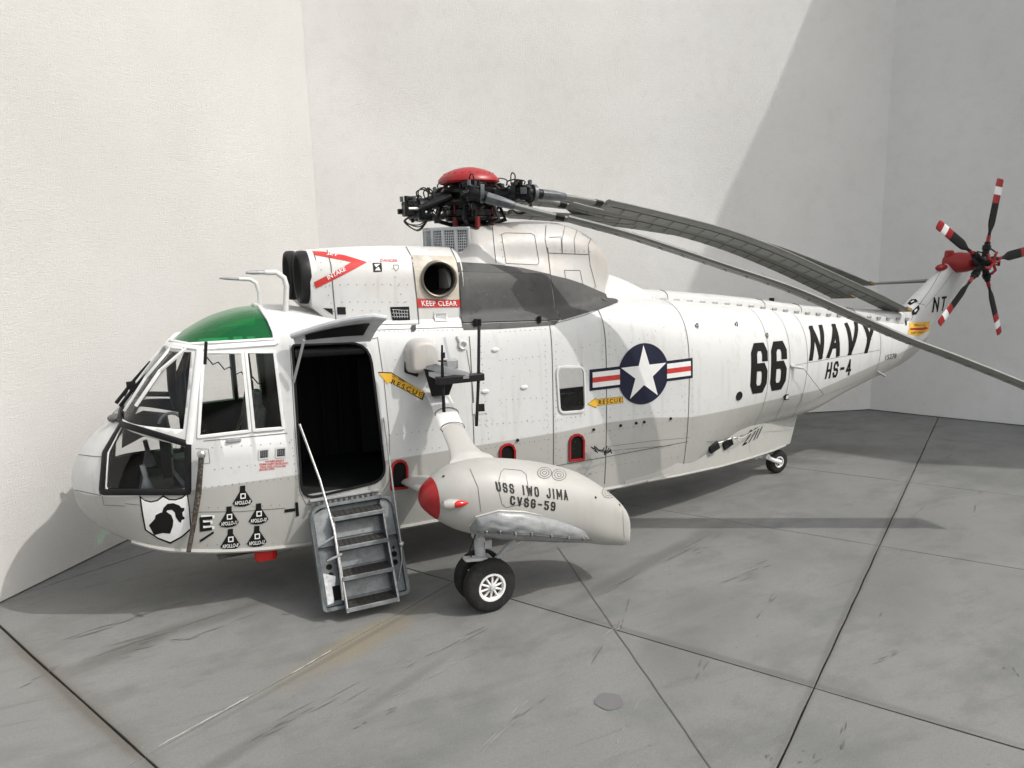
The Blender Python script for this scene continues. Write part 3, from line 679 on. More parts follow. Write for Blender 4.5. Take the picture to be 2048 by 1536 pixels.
def stroke_fig(txt, quad, sw=.2, aspect=.5, gap=.28, shear=0., stencil=False):
    """txt drawn with a broad pen; sw = pen width and aspect = glyph width, both in glyph heights"""
    wd = [(.15 if ch in 'I1' else .35 if ch in '.-' else .3 if ch == ' ' else aspect*1.5 if ch in 'WM' else aspect) for ch in txt]; adv = 0; pieces = []
    def split(path):                                      # sharp corners are butted, blunt ones mitred
        out = [[path[0]]]
        for i in range(1, len(path)-1):
            a = (Vector(path[i])-Vector(path[i-1])); b = (Vector(path[i+1])-Vector(path[i])); a.x *= aspect; b.x *= aspect
            out[-1].append(path[i])
            if a.normalized().dot(b.normalized()) < -.05: out.append([path[i]])
        out[-1].append(path[-1]); return out
    for ch, w_ in zip(txt, wd):
        for path in [q_ for p_ in GL.get(ch, []) for q_ in split(p_)]:
            P = [Vector((adv+sw/2+x*(w_), sw/2+y*(1-sw))) for x, y in path]
            closed = (P[0]-P[-1]).length < 1e-4
            if closed: P = P[:-1]
            n = len(P); L_ = []; Rr = []
            for i in range(n):
                a = P[i-1] if (i or closed) else None; b = P[(i+1) % n] if (i < n-1 or closed) else None
                d0 = (P[i]-a).normalized() if a is not None else None; d1 = (b-P[i]).normalized() if b is not None else None
                d = ((d0 or d1)+(d1 or d0)).normalized(); nn = Vector((-d.y, d.x)); k = 1/max(.55, nn.dot(Vector((-(d1 or d0).y, (d1 or d0).x))))
                ext = Vector((0, 0))
                if not closed and i == 0: ext = -d*sw*.5*(1 if len(path) == 2 or True else 0)
                if not closed and i == n-1: ext = d*sw*.5
                L_.append(P[i]+nn*sw/2*k+ext); Rr.append(P[i]-nn*sw/2*k+ext)
            m_ = n if closed else n-1
            for i in range(m_):
                j = (i+1) % n; quadp = [L_[i], L_[j], Rr[j], Rr[i]]
                pieces.append(quadp)
        adv += w_+sw+gap
    W = adv-gap; V = []; F = []; cols = []
    for q in pieces:
        F.append(list(range(len(V), len(V)+4)))
        for p in q:
            y = min(1, max(0, p.y)); V.append((p.x/W+shear*(y-.5), y))
    if stencil:                                           # cut each figure along its middle height
        pass
    return [bil(quad, *v) for v in V], F
def qpx(q, T=None): return px2xz(q, T)
def letters(txt, quad, mat, off, T, parent=None, sw=.2, aspect=.5, gap=.28, step=.07):
    wd = [(.15 if ch in 'I1' else .35 if ch in '.-' else .3 if ch == ' ' else aspect*1.5 if ch in 'WM' else aspect)+sw for ch in txt]; W = sum(wd)+gap*(len(txt)-1); x = 0
    for ch, w_ in zip(txt, wd):
        if ch != ' ':
            sub = [bil(quad, x/W, 1), bil(quad, (x+w_)/W, 1), bil(quad, (x+w_)/W, 0), bil(quad, x/W, 0)]
            patch('letter', stroke_fig(ch, sub, sw, aspect, gap), mat, off, T, parent, step)
        x += w_+gap
def mark(name, fig, mat, off=.004, T=None, parent=None, step=.07): return patch(name, fig, mat, off, T, parent, step)
letters('NAVY', qpx([(1617, 652), (1744, 640), (1743, 705), (1617, 722)], T_A), M_MARK, .005, T_A, None, .17, .42, .19)
letters('HS-4', qpx([(1655, 725), (1703, 718), (1700, 750), (1649, 758)], T_A), M_MARK, .005, T_A, None, .16, .38, .18)
letters('66', qpx([(1500, 687), (1571, 681), (1568, 778), (1498, 789)], T_A), M_MARK, .005, T_A, None, .16, .30, .10)
letters('2711', qpx([(1498, 861), (1527, 850), (1515, 876), (1484, 892)], T_AB), M_MARK, .007, T_AB, None, .15, .38, .13)
mark('lettering', text_fig('15278', qpx([(1771, 710), (1793, 706), (1792, 716), (1770, 720)], T_A), bold=.01), M_LINE, .005, T_A)
# national insignia
oc, _ = hit(1287, 748, T_A); rx_, rz_ = oc.x, oc.z; rr_ = .452
def circ(cx, cz, r, n=40, ry=None): return [(cx+r*math.cos(2*math.pi*k/n), cz+(ry or r)*math.sin(2*math.pi*k/n)) for k in range(n)]
def one(poly): return list(poly), [list(range(len(poly)))]
def rect(x0, z0, x1, z1): return [(x0, z0), (x1, z0), (x1, z1), (x0, z1)]
B_ = 2.04*rr_; bh = .34*rr_
ins = []
patch('insignia_bar', one(rect(rx_-B_, rz_-bh, rx_+B_, rz_+bh)), M_BLUE, .005, T_A, step=.04)
def fan(cx, cz, pts, nr=6):
    V = [(cx, cz)]; F = []; n = len(pts)
    for i in range(1, nr+1): V += [(cx+(p[0]-cx)*i/nr, cz+(p[1]-cz)*i/nr) for p in pts]
    F += [(0, 1+k, 1+(k+1) % n) for k in range(n)]
    for i in range(nr-1): F += [(1+i*n+k, 1+(i+1)*n+k, 1+(i+1)*n+(k+1) % n, 1+i*n+(k+1) % n) for k in range(n)]
    return V, F
patch('insignia_disc', fan(rx_, rz_, circ(rx_, rz_, rr_, 48), 9), M_BLUE, .009, T_A, step=9)
for s_ in (-1, 1):
    x0, x1 = sorted((rx_+s_*rr_*.93, rx_+s_*(B_-.10*rr_)))
    patch('insignia_bar', one(rect(x0, rz_-bh*.72, x1, rz_+bh*.72)), M_MWHITE, .013, T_A, step=.04)
    patch('insignia_stripe', one(rect(x0, rz_-bh*.24, x1, rz_+bh*.24)), M_DECRED, .016, T_A, step=.04)
st = [(rx_+(.94*rr_ if k % 2 == 0 else .94*rr_*.382)*math.sin(math.pi*k/5), rz_+(.94*rr_ if k % 2 == 0 else .94*rr_*.382)*math.cos(math.pi*k/5)) for k in range(10)]
st = [p for a_, b_ in zip(st, st[1:]+st[:1]) for p in ((a_[0]+(b_[0]-a_[0])*q/4, a_[1]+(b_[1]-a_[1])*q/4) for q in range(4))]
patch('insignia_star', fan(rx_, rz_, st, 9), M_MWHITE, .016, T_A, step=9)
# rescue arrows
for poly, q in (([(757, 746), (783, 746.5), (782, 752), (848, 784), (843.5, 797), (778, 763.5), (775, 768)], [(785, 758), (845, 785), (842, 794), (781, 767)]),
                ([(1175, 808), (1192, 796), (1193, 799), (1244, 793.5), (1245, 805), (1194, 811), (1193, 815)], [(1197, 800), (1242, 795.5), (1242, 803.5), (1197, 809)])):
    V_, F_ = fig_px([poly], T_A); cc = (sum(v[0] for v in V_)/len(V_), sum(v[1] for v in V_)/len(V_))
    patch('rescue_arrow', ([(cc[0]+(v[0]-cc[0])*1.03, cc[1]+(v[1]-cc[1])*1.10) for v in V_], F_), M_MARK, .004, T_A); patch('rescue_arrow', (V_, F_), M_YEL, .0055, T_A)
    patch('lettering', text_fig('RESCUE', qpx(q, T_A), bold=.012, space=1.35), M_MARK, .007, T_A)
# nose badge: white shield, black edge, black helmet with a plume
def z1(x, y): return (130+x/5.12, 890+y/5.12)
sh_o = [z1(*p) for p in [(762, 512), (815, 560), (880, 575), (945, 560), (1005, 512), (1070, 550), (1130, 553), (1200, 530), (1255, 480), (1275, 620), (1297, 860), (1200, 945), (1080, 1012), (950, 960), (818, 870), (785, 700)]]
sh_i = [z1(*p) for p in [(782, 545), (820, 573), (880, 588), (950, 573), (1005, 532), (1065, 563), (1130, 567), (1200, 547), (1246, 507), (1264, 620), (1282, 852), (1195, 928), (1080, 990), (955, 944), (834, 862), (803, 700)]]
patch('badge', fig_px([sh_o], T_A), M_MARK, .004, T_A); patch('badge', fig_px([sh_i], T_A), M_MWHITE, .006, T_A)
helm = [[z1(*p) for p in [(862, 818), (920, 755), (930, 715), (975, 692), (1040, 680), (1090, 715), (1112, 770), (1105, 830), (1065, 880), (1078, 905), (1000, 898), (915, 920), (935, 888), (890, 850)]],
        [z1(*p) for p in [(995, 690), (1010, 640), (1050, 600), (1110, 592), (1170, 615), (1195, 642), (1224, 640), (1222, 668), (1200, 690), (1208, 725), (1226, 738), (1224, 755), (1195, 765), (1188, 795), (1165, 780), (1135, 735), (1128, 690), (1095, 660), (1050, 665), (1030, 692)]]]
patch('badge_figure', fig_px([helm[0]], T_A), M_MARK, .008, T_A); patch('badge_figure', fig_px([helm[1]], T_A), M_MARK, .0085, T_A)
# five little capsules
for (cx, cy, tx) in ((485, 991.6, 'APOLLO-8'), (458, 1033, 'APOLLO-11'), (517, 1027, 'APOLLO-10'), (460.6, 1078, 'APOLLO-8'), (513.5, 1072, 'APOLLO-12')):
    def q_(x, y): return (cx+x*1.08, cy+y*1.08-.12*x)
    body = [q_(*p) for p in [(-4.5, -19), (5, -19), (5, -10), (18.5, 12), (14, 17), (6, 19.5), (-5, 19.5), (-14, 17), (-18.5, 12), (-5, -9)]]
    bx_ = px2xz(body, T_A); bx_ = [(a_[0]+(b_[0]-a_[0])*q/3, a_[1]+(b_[1]-a_[1])*q/3) for a_, b_ in zip(bx_, bx_[1:]+bx_[:1]) for q in range(3)]; c0_ = px2xz([q_(0, 4)], T_A)[0]
    patch('capsule_marking', fan(c0_[0], c0_[1], bx_, 3), M_MARK, .006, T_A, step=9)
    sq = [[q_(*p) for p in r_] for r_ in ([(-4, -5), (6, -5), (6, -3), (-4, -3)], [(-4, 3), (6, 3), (6, 5), (-4, 5)], [(-4, -3), (-2, -3), (-2, 3), (-4, 3)], [(4, -3), (6, -3), (6, 3), (4, 3)])]
    patch('capsule_marking', fig_px(sq, T_A), M_MWHITE, .010, T_A)
    patch('lettering', text_fig(tx, qpx([q_(-15.5, 8.5), q_(15.5, 8.5), q_(14, 15.5), q_(-14, 15.5)], T_A), bold=.015), M_MWHITE, .010, T_A)
patch('lettering', stroke_fig('E', qpx([(402, 1030), (429, 1030), (429, 1058), (402, 1058)], T_A), .22, .6), M_MWHITE, .004, T_A)
patch('lettering', stroke_fig('E', qpx([(399, 1034), (425, 1032), (424, 1060), (400, 1063)], T_A), .22, .6), M_MARK, .006, T_A)
patch('marking_bar', fig_px([[(399, 1080), (427, 1062), (428, 1066), (401, 1084)]], T_A), M_MARK, .006, T_A)
patch('tow_mark', fig_px([[(590, 1005), (596, 1004), (598, 1031), (592, 1033)], [(569, 1018.5), (590, 1016), (590.5, 1022), (569, 1025)]], T_A), M_MARK, .006, T_A)
for k, (a, b) in enumerate(((530, 568), (519, 577), (520, 572), (519, 549))):
    patch('warning_text', text_fig(['WARNING', 'DISARM CANOPY BEFORE ENTRY', 'STAND CLEAR OF DOOR AREA', 'BEFORE OPEN'][k], qpx([(a, 921+5.5*k), (b, 918.5+5.5*k), (b, 922.6+5.5*k), (a, 925.4+5.5*k)], T_A), bold=.02), M_DECRED, .005, T_A)
# cowling marks
V_, F_ = fig_px([[(613, 501), (645, 503), (690, 512), (733, 524.5), (704, 524), (660, 515.5), (616, 506.5)], [(733, 524.5), (632, 577), (628, 564.5), (704, 524)]], T_CD)
patch('intake_chevron', fig_px([[(617, 502.5), (645, 503.5), (690, 511), (734, 524.5), (703, 524.3), (660, 516), (620, 509)]], T_CD), M_DECRED, .005, T_CD, cowl)
patch('intake_chevron', fig_px([[(734, 524.5), (632, 577), (628, 564.5), (703, 524.3)]], T_CD), M_DECRED, .0055, T_CD, cowl)
patch('lettering', text_fig('INTAKE', qpx([(653, 551), (689, 533.5), (692, 541), (657, 560)], T_CD), bold=.02), M_MWHITE, .008, T_CD, cowl)
patch('lettering', text_fig('JET', qpx([(654, 506), (677, 510), (675, 514.5), (653, 511)], T_CD), bold=.02), M_MWHITE, .008, T_CD, cowl)
patch('warning_text', text_fig('DANGER', qpx([(761, 518), (795, 519), (795, 524.5), (761, 523.5)], T_CD), bold=.01), M_DECRED, .005, T_CD, cowl)
ob = px2xz([(819, 510), (908, 513), (919, 600), (834, 597)], T_CD); V_ = []; F_ = []
for k in range(48):
    a = 2*math.pi*k/48; d_ = (math.cos(a), math.sin(a)); best = 9
    for p0_, p1_ in zip(ob, ob[1:]+ob[:1]):
        ex, ez = p1_[0]-p0_[0], p1_[1]-p0_[1]; det = d_[0]*ez-d_[1]*ex
        if abs(det) > 1e-9:
            t_ = ((p0_[0]-ex_c.x)*ez-(p0_[1]-ex_c.z)*ex)/det; u_ = ((p0_[0]-ex_c.x)*d_[1]-(p0_[1]-ex_c.z)*d_[0])/det
            if t_ > 0 and -1e-6 <= u_ <= 1.000001: best = min(best, t_)
    for r_ in (.215, .215*.5+best*.5, best): V_.append((ex_c.x+d_[0]*r_, ex_c.z+d_[1]*r_))
for k in range(48):
    for q in (0, 1): i0, i1 = 3*k+q, 3*((k+1) % 48)+q; F_.append((i0, i0+1, i1+1, i1))
patch('exhaust_surround', (V_, F_), paint('heat_stained_metal', (.50, .46, .39), .5, .22, 3, c2=(.66, .65, .62)), .006, T_CD, cowl)
patch('warning_band', fig_px([[(833, 598), (921, 600), (923, 613.5), (836, 615)]], T_CD), M_DECRED, .008, T_CD, cowl)
patch('lettering', text_fig('KEEP CLEAR', qpx([(842, 601), (913, 602), (914, 611.5), (844, 612)], T_CD), bold=.02, space=1.1), M_MWHITE, .010, T_CD, cowl)
# dark stained panels on the transmission house
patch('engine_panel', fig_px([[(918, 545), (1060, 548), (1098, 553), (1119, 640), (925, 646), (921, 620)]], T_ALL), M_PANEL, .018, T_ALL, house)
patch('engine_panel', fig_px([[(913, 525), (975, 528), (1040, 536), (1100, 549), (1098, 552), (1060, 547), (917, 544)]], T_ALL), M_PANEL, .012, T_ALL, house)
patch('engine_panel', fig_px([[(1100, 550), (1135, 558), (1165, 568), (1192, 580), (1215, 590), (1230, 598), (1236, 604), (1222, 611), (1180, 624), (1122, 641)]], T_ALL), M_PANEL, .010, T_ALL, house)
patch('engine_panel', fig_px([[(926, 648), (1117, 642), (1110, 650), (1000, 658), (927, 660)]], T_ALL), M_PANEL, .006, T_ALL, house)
# ---- engine intakes
for sd in (-1, 1):
    ce = Vector((3.20, .45*sd, 3.975)); m = MB()
    m.lathe(ce, (-1, 0, 0), [(-.28, .20), (-.10, .235), (0, .262), (.045, .285), (.055, .305), (.035, .325), (-.02, .332), (-.10, .322), (-.16, .30)], 36)
    m.lathe(ce+Vector((.26, 0, 0)), (-1, 0, 0), [(0, .001), (.0, .21)], 36)
    put('engine_intake', m, M_BLACK, cowl)
    m = MB(); m.lathe(ce, (-1, 0, 0), [(-.05, .322), (-.09, .328), (-.14, .33)], 36); put('intake_fairing', m, M_WHITE, cowl)
    m = MB(); m.lathe(ce+Vector((.2, 0, 0)), (-1, 0, 0), [(0, .1), (.08, .085), (.14, .03), (.15, .001)], 20); put('intake_bullet', m, M_GREY, cowl)
# exhaust stub
l_, n_ = hit(877, 558, T_CD); ax = Vector((-.10, -1, .02)).normalized()
m = MB().lathe(l_-ax*.03, ax, [(-.50, .17), (-.2, .19), (.05, .20), (.08, .207), (.09, .220), (.08, .236), (.0, .24), (-.06, .24)], 40, (0, 0, 1)); put('exhaust_pipe', m, M_EXH, cowl)
m = MB().lathe(l_, ax, [(-.46, .001), (-.46, .19), (-.02, .196)], 40); put('exhaust_opening', m, M_SOOT_HOLE, cowl)
patch('hatch_figure', fig_px([[(748, 529), (760, 528.5), (752, 535)], [(749, 541), (757, 534), (761, 541)]], T_CD), M_MWHITE, .010, T_CD, cowl)
P, N = skin_path([(787, 530), (797, 530), (797, 537), (792, 542), (787, 536), (787, 530)], 'px', 2, T_CD); put('panel_line', strip(MB(), P, N, .008), M_LINE, cowl, smooth=0)
# dark openings and hatches on the cowling
def plate(name, poly, mat, off=.006, T=T_CD, parent=None): return patch(name, fig_px([poly], T), mat, off, T, parent or cowl)
for q in ([(780, 614), (818, 613), (820, 641), (785, 641)], [(674, 614), (691, 614), (692, 629), (675, 629)], [(745, 526), (763, 526), (764, 543), (747, 544)], [(646, 616), (665, 617), (666, 630)]):
    plate('vent_opening', q, M_BLACK, .006)
m = MB()
for k in range(6):
    l_, n_ = hit(786+5.5*k, 620+2*math.sin(k*2), T_CD); l2, n2 = hit(789+5.0*k, 636, T_CD); m.tube([l_+n_*.012, l2+n2*.014], .006, 5)
for k in range(3):
    l_, n_ = hit(784, 619+7*k, T_CD); l2, n2 = hit(816, 621+6*k, T_CD); m.tube([l_+n_*.012, l2+n2*.014], .005, 5)
put('vent_pipework', m, M_GREY, cowl, kind='stuff')
plate('cowling_latch', [(868, 623), (895, 623), (896, 643), (870, 643)], M_COWL, .012, T_ALL); plate('cowling_latch', [(871, 627), (892, 626), (893, 641), (873, 641)], M_GREY, .014, T_ALL); plate('cowling_latch', [(872, 633), (888, 631), (888, 637), (874, 638)], M_MWHITE, .02, T_ALL)
def ln(pts, wd=.012, T=T_ALL, parent=None, name='panel_line', off=.0042, mat=None):
    P, N = skin_path(pts, 'px', 3, T)
    if len(P) > 1:
        m = strip(MB(), P, N, wd, off); put(name, m, mat or M_LINE, parent or hull, smooth=0)
for q, w_, b in [([(654, 500), (662, 530), (668, 600), (672, 640)], .014, cowl), ([(812, 494), (824, 515), (834, 600), (838, 648)], .018, cowl), ([(900, 494), (912, 520), (925, 655)], .018, cowl),
                 ([(913, 523), (921, 600), (927, 657)], .018, house), ([(640, 651), (838, 648)], .014, cowl), ([(916, 542), (1000, 543), (1062, 547), (1101, 551)], .016, house), ([(925, 646), (1119, 640)], .02, house), ([(1095, 495), (1102, 560), (1120, 640)], .018, house),
                 ([(1092, 450), (1090, 478), (1095, 505)], .012, house), ([(985, 453), (987, 480), (992, 527)], .012, house), ([(1095, 506), (1177, 509)], .012, house), ([(1185, 470), (1176, 490), (1180, 530), (1192, 575)], .014, house), ([(1130, 450), (1124, 480), (1125, 506)], .010, house), ([(1155, 458), (1148, 480), (1150, 508)], .010, house),
                 ([(1128, 541), (1160, 541), (1172, 602), (1142, 603), (1128, 541)], .012, house), ([(1188, 572), (1196, 612)], .010, house), ([(1130, 449), (1100, 447)], .01, house), ([(1098, 475), (1122, 474), (1124, 506)], .010, house), ([(1002, 470), (1010, 466), (1062, 467), (1069, 471), (1078, 525), (1074, 530), (1012, 527), (1003, 470)], .011, house),
                 ([(939, 545), (972, 545), (972, 556), (940, 556), (939, 545)], .007, house), ([(727, 527), (790, 527)], .001, cowl)]:
    ln(q, w_, T_ALL, b)
# aft blister and the hinged shaft cover along the spine
rows = []
for x in frange(7.6, 8.95, .05):
    t = (x-7.6)/1.35; w_ = .36*(1-t)**.6+.10; h = .46*(1-t**1.3)**1.0*(.5+.5*min(1, t*5)); z0 = float(cr_interp(TA, x)[7])-.05
    rows.append([(x, -w_*math.cos(a), z0+(h+.03)*math.sin(a)) for a in [math.pi*k/18 for k in range(19)]])
put('spine_blister', MB().grid(rows), M_WHITE, hull)
rows = []
for x in frange(8.3, 14.55, .1):
    z0 = float(cr_interp(TA, x)[7]); hw = .215; rows.append([(x, -hw, z0-.10), (x, -hw, z0+.02), (x, -hw*.93, z0+.075), (x, -hw*.6, z0+.12), (x, 0, z0+.14), (x, hw*.6, z0+.12), (x, hw*.93, z0+.075), (x, hw, z0+.02), (x, hw, z0-.10)])
put('shaft_cover', MB().grid(rows, False), M_WHITE, hull)
k = 0
for x in frange(8.6, 14.6, .26):
    z0 = float(cr_interp(TA, x)[7]); m = MB()
    m.tube([(x-.05, -.222, z0+.005), (x+.05, -.222, z0+.002)], .016, 6); m.box((x, -.225, z0-.01), (.09, .012, .05)); put('hinge', m, M_GREY, hull, smooth=0)
for x in (8.95, 11.0, 11.85, 13.2):
    z0 = float(cr_interp(TA, x)[7]); m = MB(); pts = [Vector((x, -.218, z0-.0)), Vector((x, -.202, z0+.077)), Vector((x, -.13, z0+.124)), Vector((x, 0, z0+.144))]
    m.tube(pts, .006, 5); put('panel_line', m, M_LINE, hull, smooth=0)
# ring joints round the fuselage
def ring_line(px, py, z0, z1, wd=.012):
    wd *= .8
    x = hit(px, py, T_A)[0].x; h = [p for p in secA(x) if z0 < p[2] < z1]; h2 = [q for p, q in zip(secA(x), secA(x+wd)) if z0 < p[2] < z1]
    rows = []
    for p, q in zip(h, h2):
        p = Vector(p); q = Vector(q); c = Vector((x, 0, 2)); nn = Vector((0, p.y, (p.z-2)*.6)).normalized(); rows.append([p+nn*.004, q+nn*.004])
    if len(rows) > 1: put('panel_line', MB().grid(rows), M_LINE, hull, smooth=0)
for a in ((946, 850, .75, 3.15, .014), (1105, 780, .75, 3.4, .014), (1212, 790, .75, 3.4, .016), (1378, 735, .75, 3.4, .014), (1536, 760, 1.1, 3.2, .009), (1579, 740, 1.1, 3.1, .009), (1614, 700, 1.1, 3.0, .009), (1761, 700, 1.7, 2.8, .010)): ring_line(*a)
for q, w_ in [([(1086, 936), (1210, 914), (1300, 897), (1376, 883)], .011), ([(1215, 893), (1300, 882), (1380, 875)], .006), ([(1586, 731), (1690, 712), (1760, 700)], .007), ([(250, 1007), (300, 1012), (380, 1024), (480, 1023), (570, 1016)], .008),
              ([(155, 909), (180, 912), (205, 914)], .010), ([(149, 980), (175, 985), (203, 991)], .009), ([(205, 992), (208, 1010), (250, 1012)], .007), ([(391, 897), (417, 898), (420, 926), (394, 928)], .006), ([(407, 882), (575, 866)], .010), ([(580, 690), (590, 860), (600, 985), (612, 1008), (640, 1012)], .008),
              ([(755, 675), (768, 760), (778, 860), (780, 960), (765, 985)], .009), ([(744, 678), (756, 675)], .009), ([(1500, 905), (1495, 870), (1500, 868)], .006), ([(640, 662), (760, 660), (900, 655), (1000, 656), (1100, 650), (1165, 632), (1235, 605)], .010), ([(1085, 935), (1000, 950)], .009)]:
    ln(q, w_, T_AB)
# ------------------------------------------------------------------ small fittings on the skin
def onskin(px, py, T=T_ALL, off=0.): l_, n_ = hit(px, py, T); return l_+n_*off, n_
for q in ((990, 700), (970, 783), (1048, 775)):
    p, n = onskin(*q, T_A); put('bulge', MB().ball(p, .058, 8, (1.05, .35, .55)), M_WHITE, hull)
for q in ((1393, 653), (1472, 650), (1533, 672)):
    p, n = onskin(*q, T_A, .01); pts = [p+Vector((.02*math.cos(a), 0, .045*math.sin(a))) for a in [2*math.pi*k/14 for k in range(15)]]
    put('tie_ring', MB().tube(pts, .009, 6), M_RUST, hull)
p, n = onskin(1478, 792, T_A); put('round_port', MB().lathe(p, n, [(.0, .075), (.012, .072), (.012, .055), (.004, .05), (.004, .001)], 24), M_BLACK, hull)
for q in ((1035, 880), (1187, 859), (1241, 851), (1272, 846), (1288, 844), (1341, 837), (1568, 793)):
    p, n = onskin(*q, T_A); put('vent_stub', MB().lathe(p, n, [(0, .022), (.018, .02), (.018, .001)], 10), M_BLACK, hull)
# red-rimmed scuppers
for (x0, y0, x1, y1) in ((783, 921, 814, 978), (1000, 888, 1029, 945), (1139, 869, 1167, 921)):
    w_ = x1-x0; dy = -.10*w_
    o = [(x0, y1), (x0, y0+w_*.45), (x0+w_*.12, y0+w_*.2), (x0+w_*.35, y0+w_*.04), (x0+w_*.65, y0), (x0+w_*.88, y0+w_*.13), (x1, y0+w_*.42), (x1, y1+dy)]
    P, N = skin_path(loop(o), 'px', 3, T_A); m = MB(); sweep(m, P[:-1], N[:-1], .034, .024, True); put('scupper_rim', m, M_RED, hull)
    patch('scupper_opening', fig_px([o], T_A), M_SOOT_HOLE, .003, T_A)  # black patch paints the dark inside; the skin is not cut
# door surround, sill and hinge line
P, N = skin_path(loop(DOOR), 'xz', .04, T_A); m = MB(); sweep(m, P[:-1], N[:-1], .03, .012, True); put('door_seal', m, M_BLACK, hull)
for (a, b) in ((528, 907), (562, 904)):
    plate('vent_frame', [(a-11, b-9), (a+11, b-11), (a+11, b+10), (a-11, b+12)], M_HULL, .008, T_A, hull); plate('vent', [(a-8, b-6), (a+8, b-7.5), (a+8, b+7), (a-8, b+8.5)], M_BLACK, .011, T_A, hull)
    m = MB()
    for k in range(4):
        p, _ = onskin(a-6+4*k, b-6, T_A, .014); q, _ = onskin(a-6+4*k, b+6, T_A, .014); m.tube([p, q], .004, 4)
    put('vent_bars', m, M_GREY, hull, kind='stuff')
p, n = onskin(468, 880, T_A); m = MB(); m.box(p+n*.01, (.16, .02, .045)); put('door_handle', m, M_GREY, hull, bevel=.008)
p, n = onskin(962, 815, T_A); plate('hatch_frame', [(944, 806), (973, 804), (975, 826), (945, 828)], M_WHITE, .008, T_A, hull); plate('hatch_opening', [(951, 808), (968, 807), (969, 822), (952, 823)], M_BLACK, .011, T_A, hull)
p, n = onskin(925, 690, T_A, .02); put('lifting_eye', MB().tube([p+Vector((.05*math.cos(a), 0, .05*math.sin(a))) for a in [2*math.pi*k/18 for k in range(19)]], .015, 6), M_WHITE, hull)
P = [onskin(914, 672, T_A, .01)[0], onskin(920, 685, T_A, .015)[0]]; put('lifting_strap', MB().tube(P, .02, 6), M_WHITE, hull)
ln([(933, 700), (945, 770), (951, 850)], .010, T_A); ln([(889, 674), (897, 712), (901, 718)], .035, T_A, name='step_strip', mat=M_LGREY)
plate('cowling_catch', [(822, 652), (831, 651), (831, 662), (823, 663)], M_BLACK, .02, T_ALL)
for q in ((950, 647), (957, 647), (1077, 641)):
    p, n = onskin(*q, T_ALL, .02); put('hinge_knuckle', MB().tube([p+Vector((0, -.01, .05)), p+Vector((0, -.01, -.03))], .03, 8), M_BLACK, house)
# door and step markings strip: square marks on the boom
plate('corner_mark', [(1569, 789), (1577, 788), (1577, 799), (1567, 800)], M_MARK, .005, T_A, hull); plate('corner_mark', [(1572, 791), (1577, 790), (1576, 797), (1571, 798)], M_MWHITE, .008, T_A, hull)
# rivets, the rows that show
m = MB()
def riv(px, py, T=T_ALL, r=.0085):
    r *= .8
    l_, n_ = hit(px, py, T)
    if l_ is None: return
    u = n_.orthogonal().normalized(); v = n_.cross(u); c = l_+n_*.0055
    m.add([c+n_*.003]+[c+(u*math.cos(a)+v*math.sin(a))*r-n_*.003 for a in [math.pi/3*k for k in range(6)]], [(0, 1+k, 1+(k+1) % 6) for k in range(6)])
def row(a, b, n, T=T_ALL, r=.0085, j=.6):
    for k in range(n): t = k/(n-1); riv(a[0]+(b[0]-a[0])*t+random.uniform(-j, j), a[1]+(b[1]-a[1])*t+random.uniform(-j, j), T, r)
for a, b, n, T in [((622, 525), (760, 524), 8, T_CD), ((680, 569), (815, 569), 9, T_CD), ((684, 604), (812, 604), 9, T_CD), ((628, 571), (660, 571), 3, T_CD), ((836, 595), (916, 596), 6, T_CD), ((778, 520), (820, 640), 8, T_CD), ((642, 540), (672, 640), 7, T_CD), ((705, 620), (760, 622), 4, T_CD),
                 ((950, 609), (1080, 608), 13, T_CD), ((965, 623), (1060, 622), 10, T_CD), ((935, 642), (1110, 636), 20, T_CD), ((930, 577), (990, 577), 6, T_CD), ((930, 560), (1000, 560), 7, T_CD),
                 ((700, 664), (905, 660), 22, T_A), ((1000, 664), (1090, 658), 10, T_A), ((960, 680), (978, 890), 18, T_A), ((952, 900), (1098, 878), 16, T_A), ((1112, 876), (1208, 862), 11, T_A), ((1218, 861), (1372, 838), 17, T_A), ((1090, 690), (1097, 930), 20, T_A), ((1112, 690), (1112, 925), 18, T_A), ((1218, 640), (1222, 930), 22, T_A), ((1205, 690), (1206, 930), 18, T_A), ((1384, 700), (1386, 900), 14, T_A), ((1370, 660), (1370, 900), 16, T_A),
                 ((1115, 840), (1170, 830), 7, T_A), ((1000, 720), (1090, 712), 8, T_A), ((1000, 800), (1085, 795), 8, T_A), ((960, 850), (1090, 840), 12, T_A), ((790, 720), (850, 716), 4, T_A), ((780, 870), (880, 858), 8, T_A), ((820, 900), (880, 895), 5, T_A),
                 ((410, 975), (590, 955), 14, T_A), ((430, 938), (560, 925), 9, T_A), ((418, 1015), (560, 1010), 9, T_A), ((425, 895), (580, 885), 9, T_A), ((300, 1018), (370, 1022), 5, T_A), ((415, 1090), (585, 1085), 10, T_A), ((583, 880), (598, 990), 8, T_A),
                 ((1225, 905), (1370, 892), 14, T_A), ((1225, 930), (1370, 912), 12, T_AB), ((1120, 955), (1205, 943), 8, T_A), ((1120, 900), (1130, 960), 5, T_A), ((1230, 700), (1360, 640), 9, T_A), ((1260, 830), (1360, 820), 8, T_A), ((1392, 870), (1500, 846), 9, T_AB), ((970, 985), (1085, 965), 10, T_A), ((1150, 700), (1180, 690), 3, T_A), ((1000, 470), (1008, 528), 5, T_CD), ((1132, 545), (1145, 602), 5, T_CD), ((1160, 545), (1171, 600), 5, T_CD), ((1120, 500), (1180, 503), 6, T_CD)]: row(a, b, n, T)
random.seed(3)
for _ in range(150): riv(random.uniform(950, 1370), random.uniform(680, 940), T_A, random.choice((.005, .006, .007)))
put('rivets', m, M_RIVET, hull, smooth=0, kind='stuff')
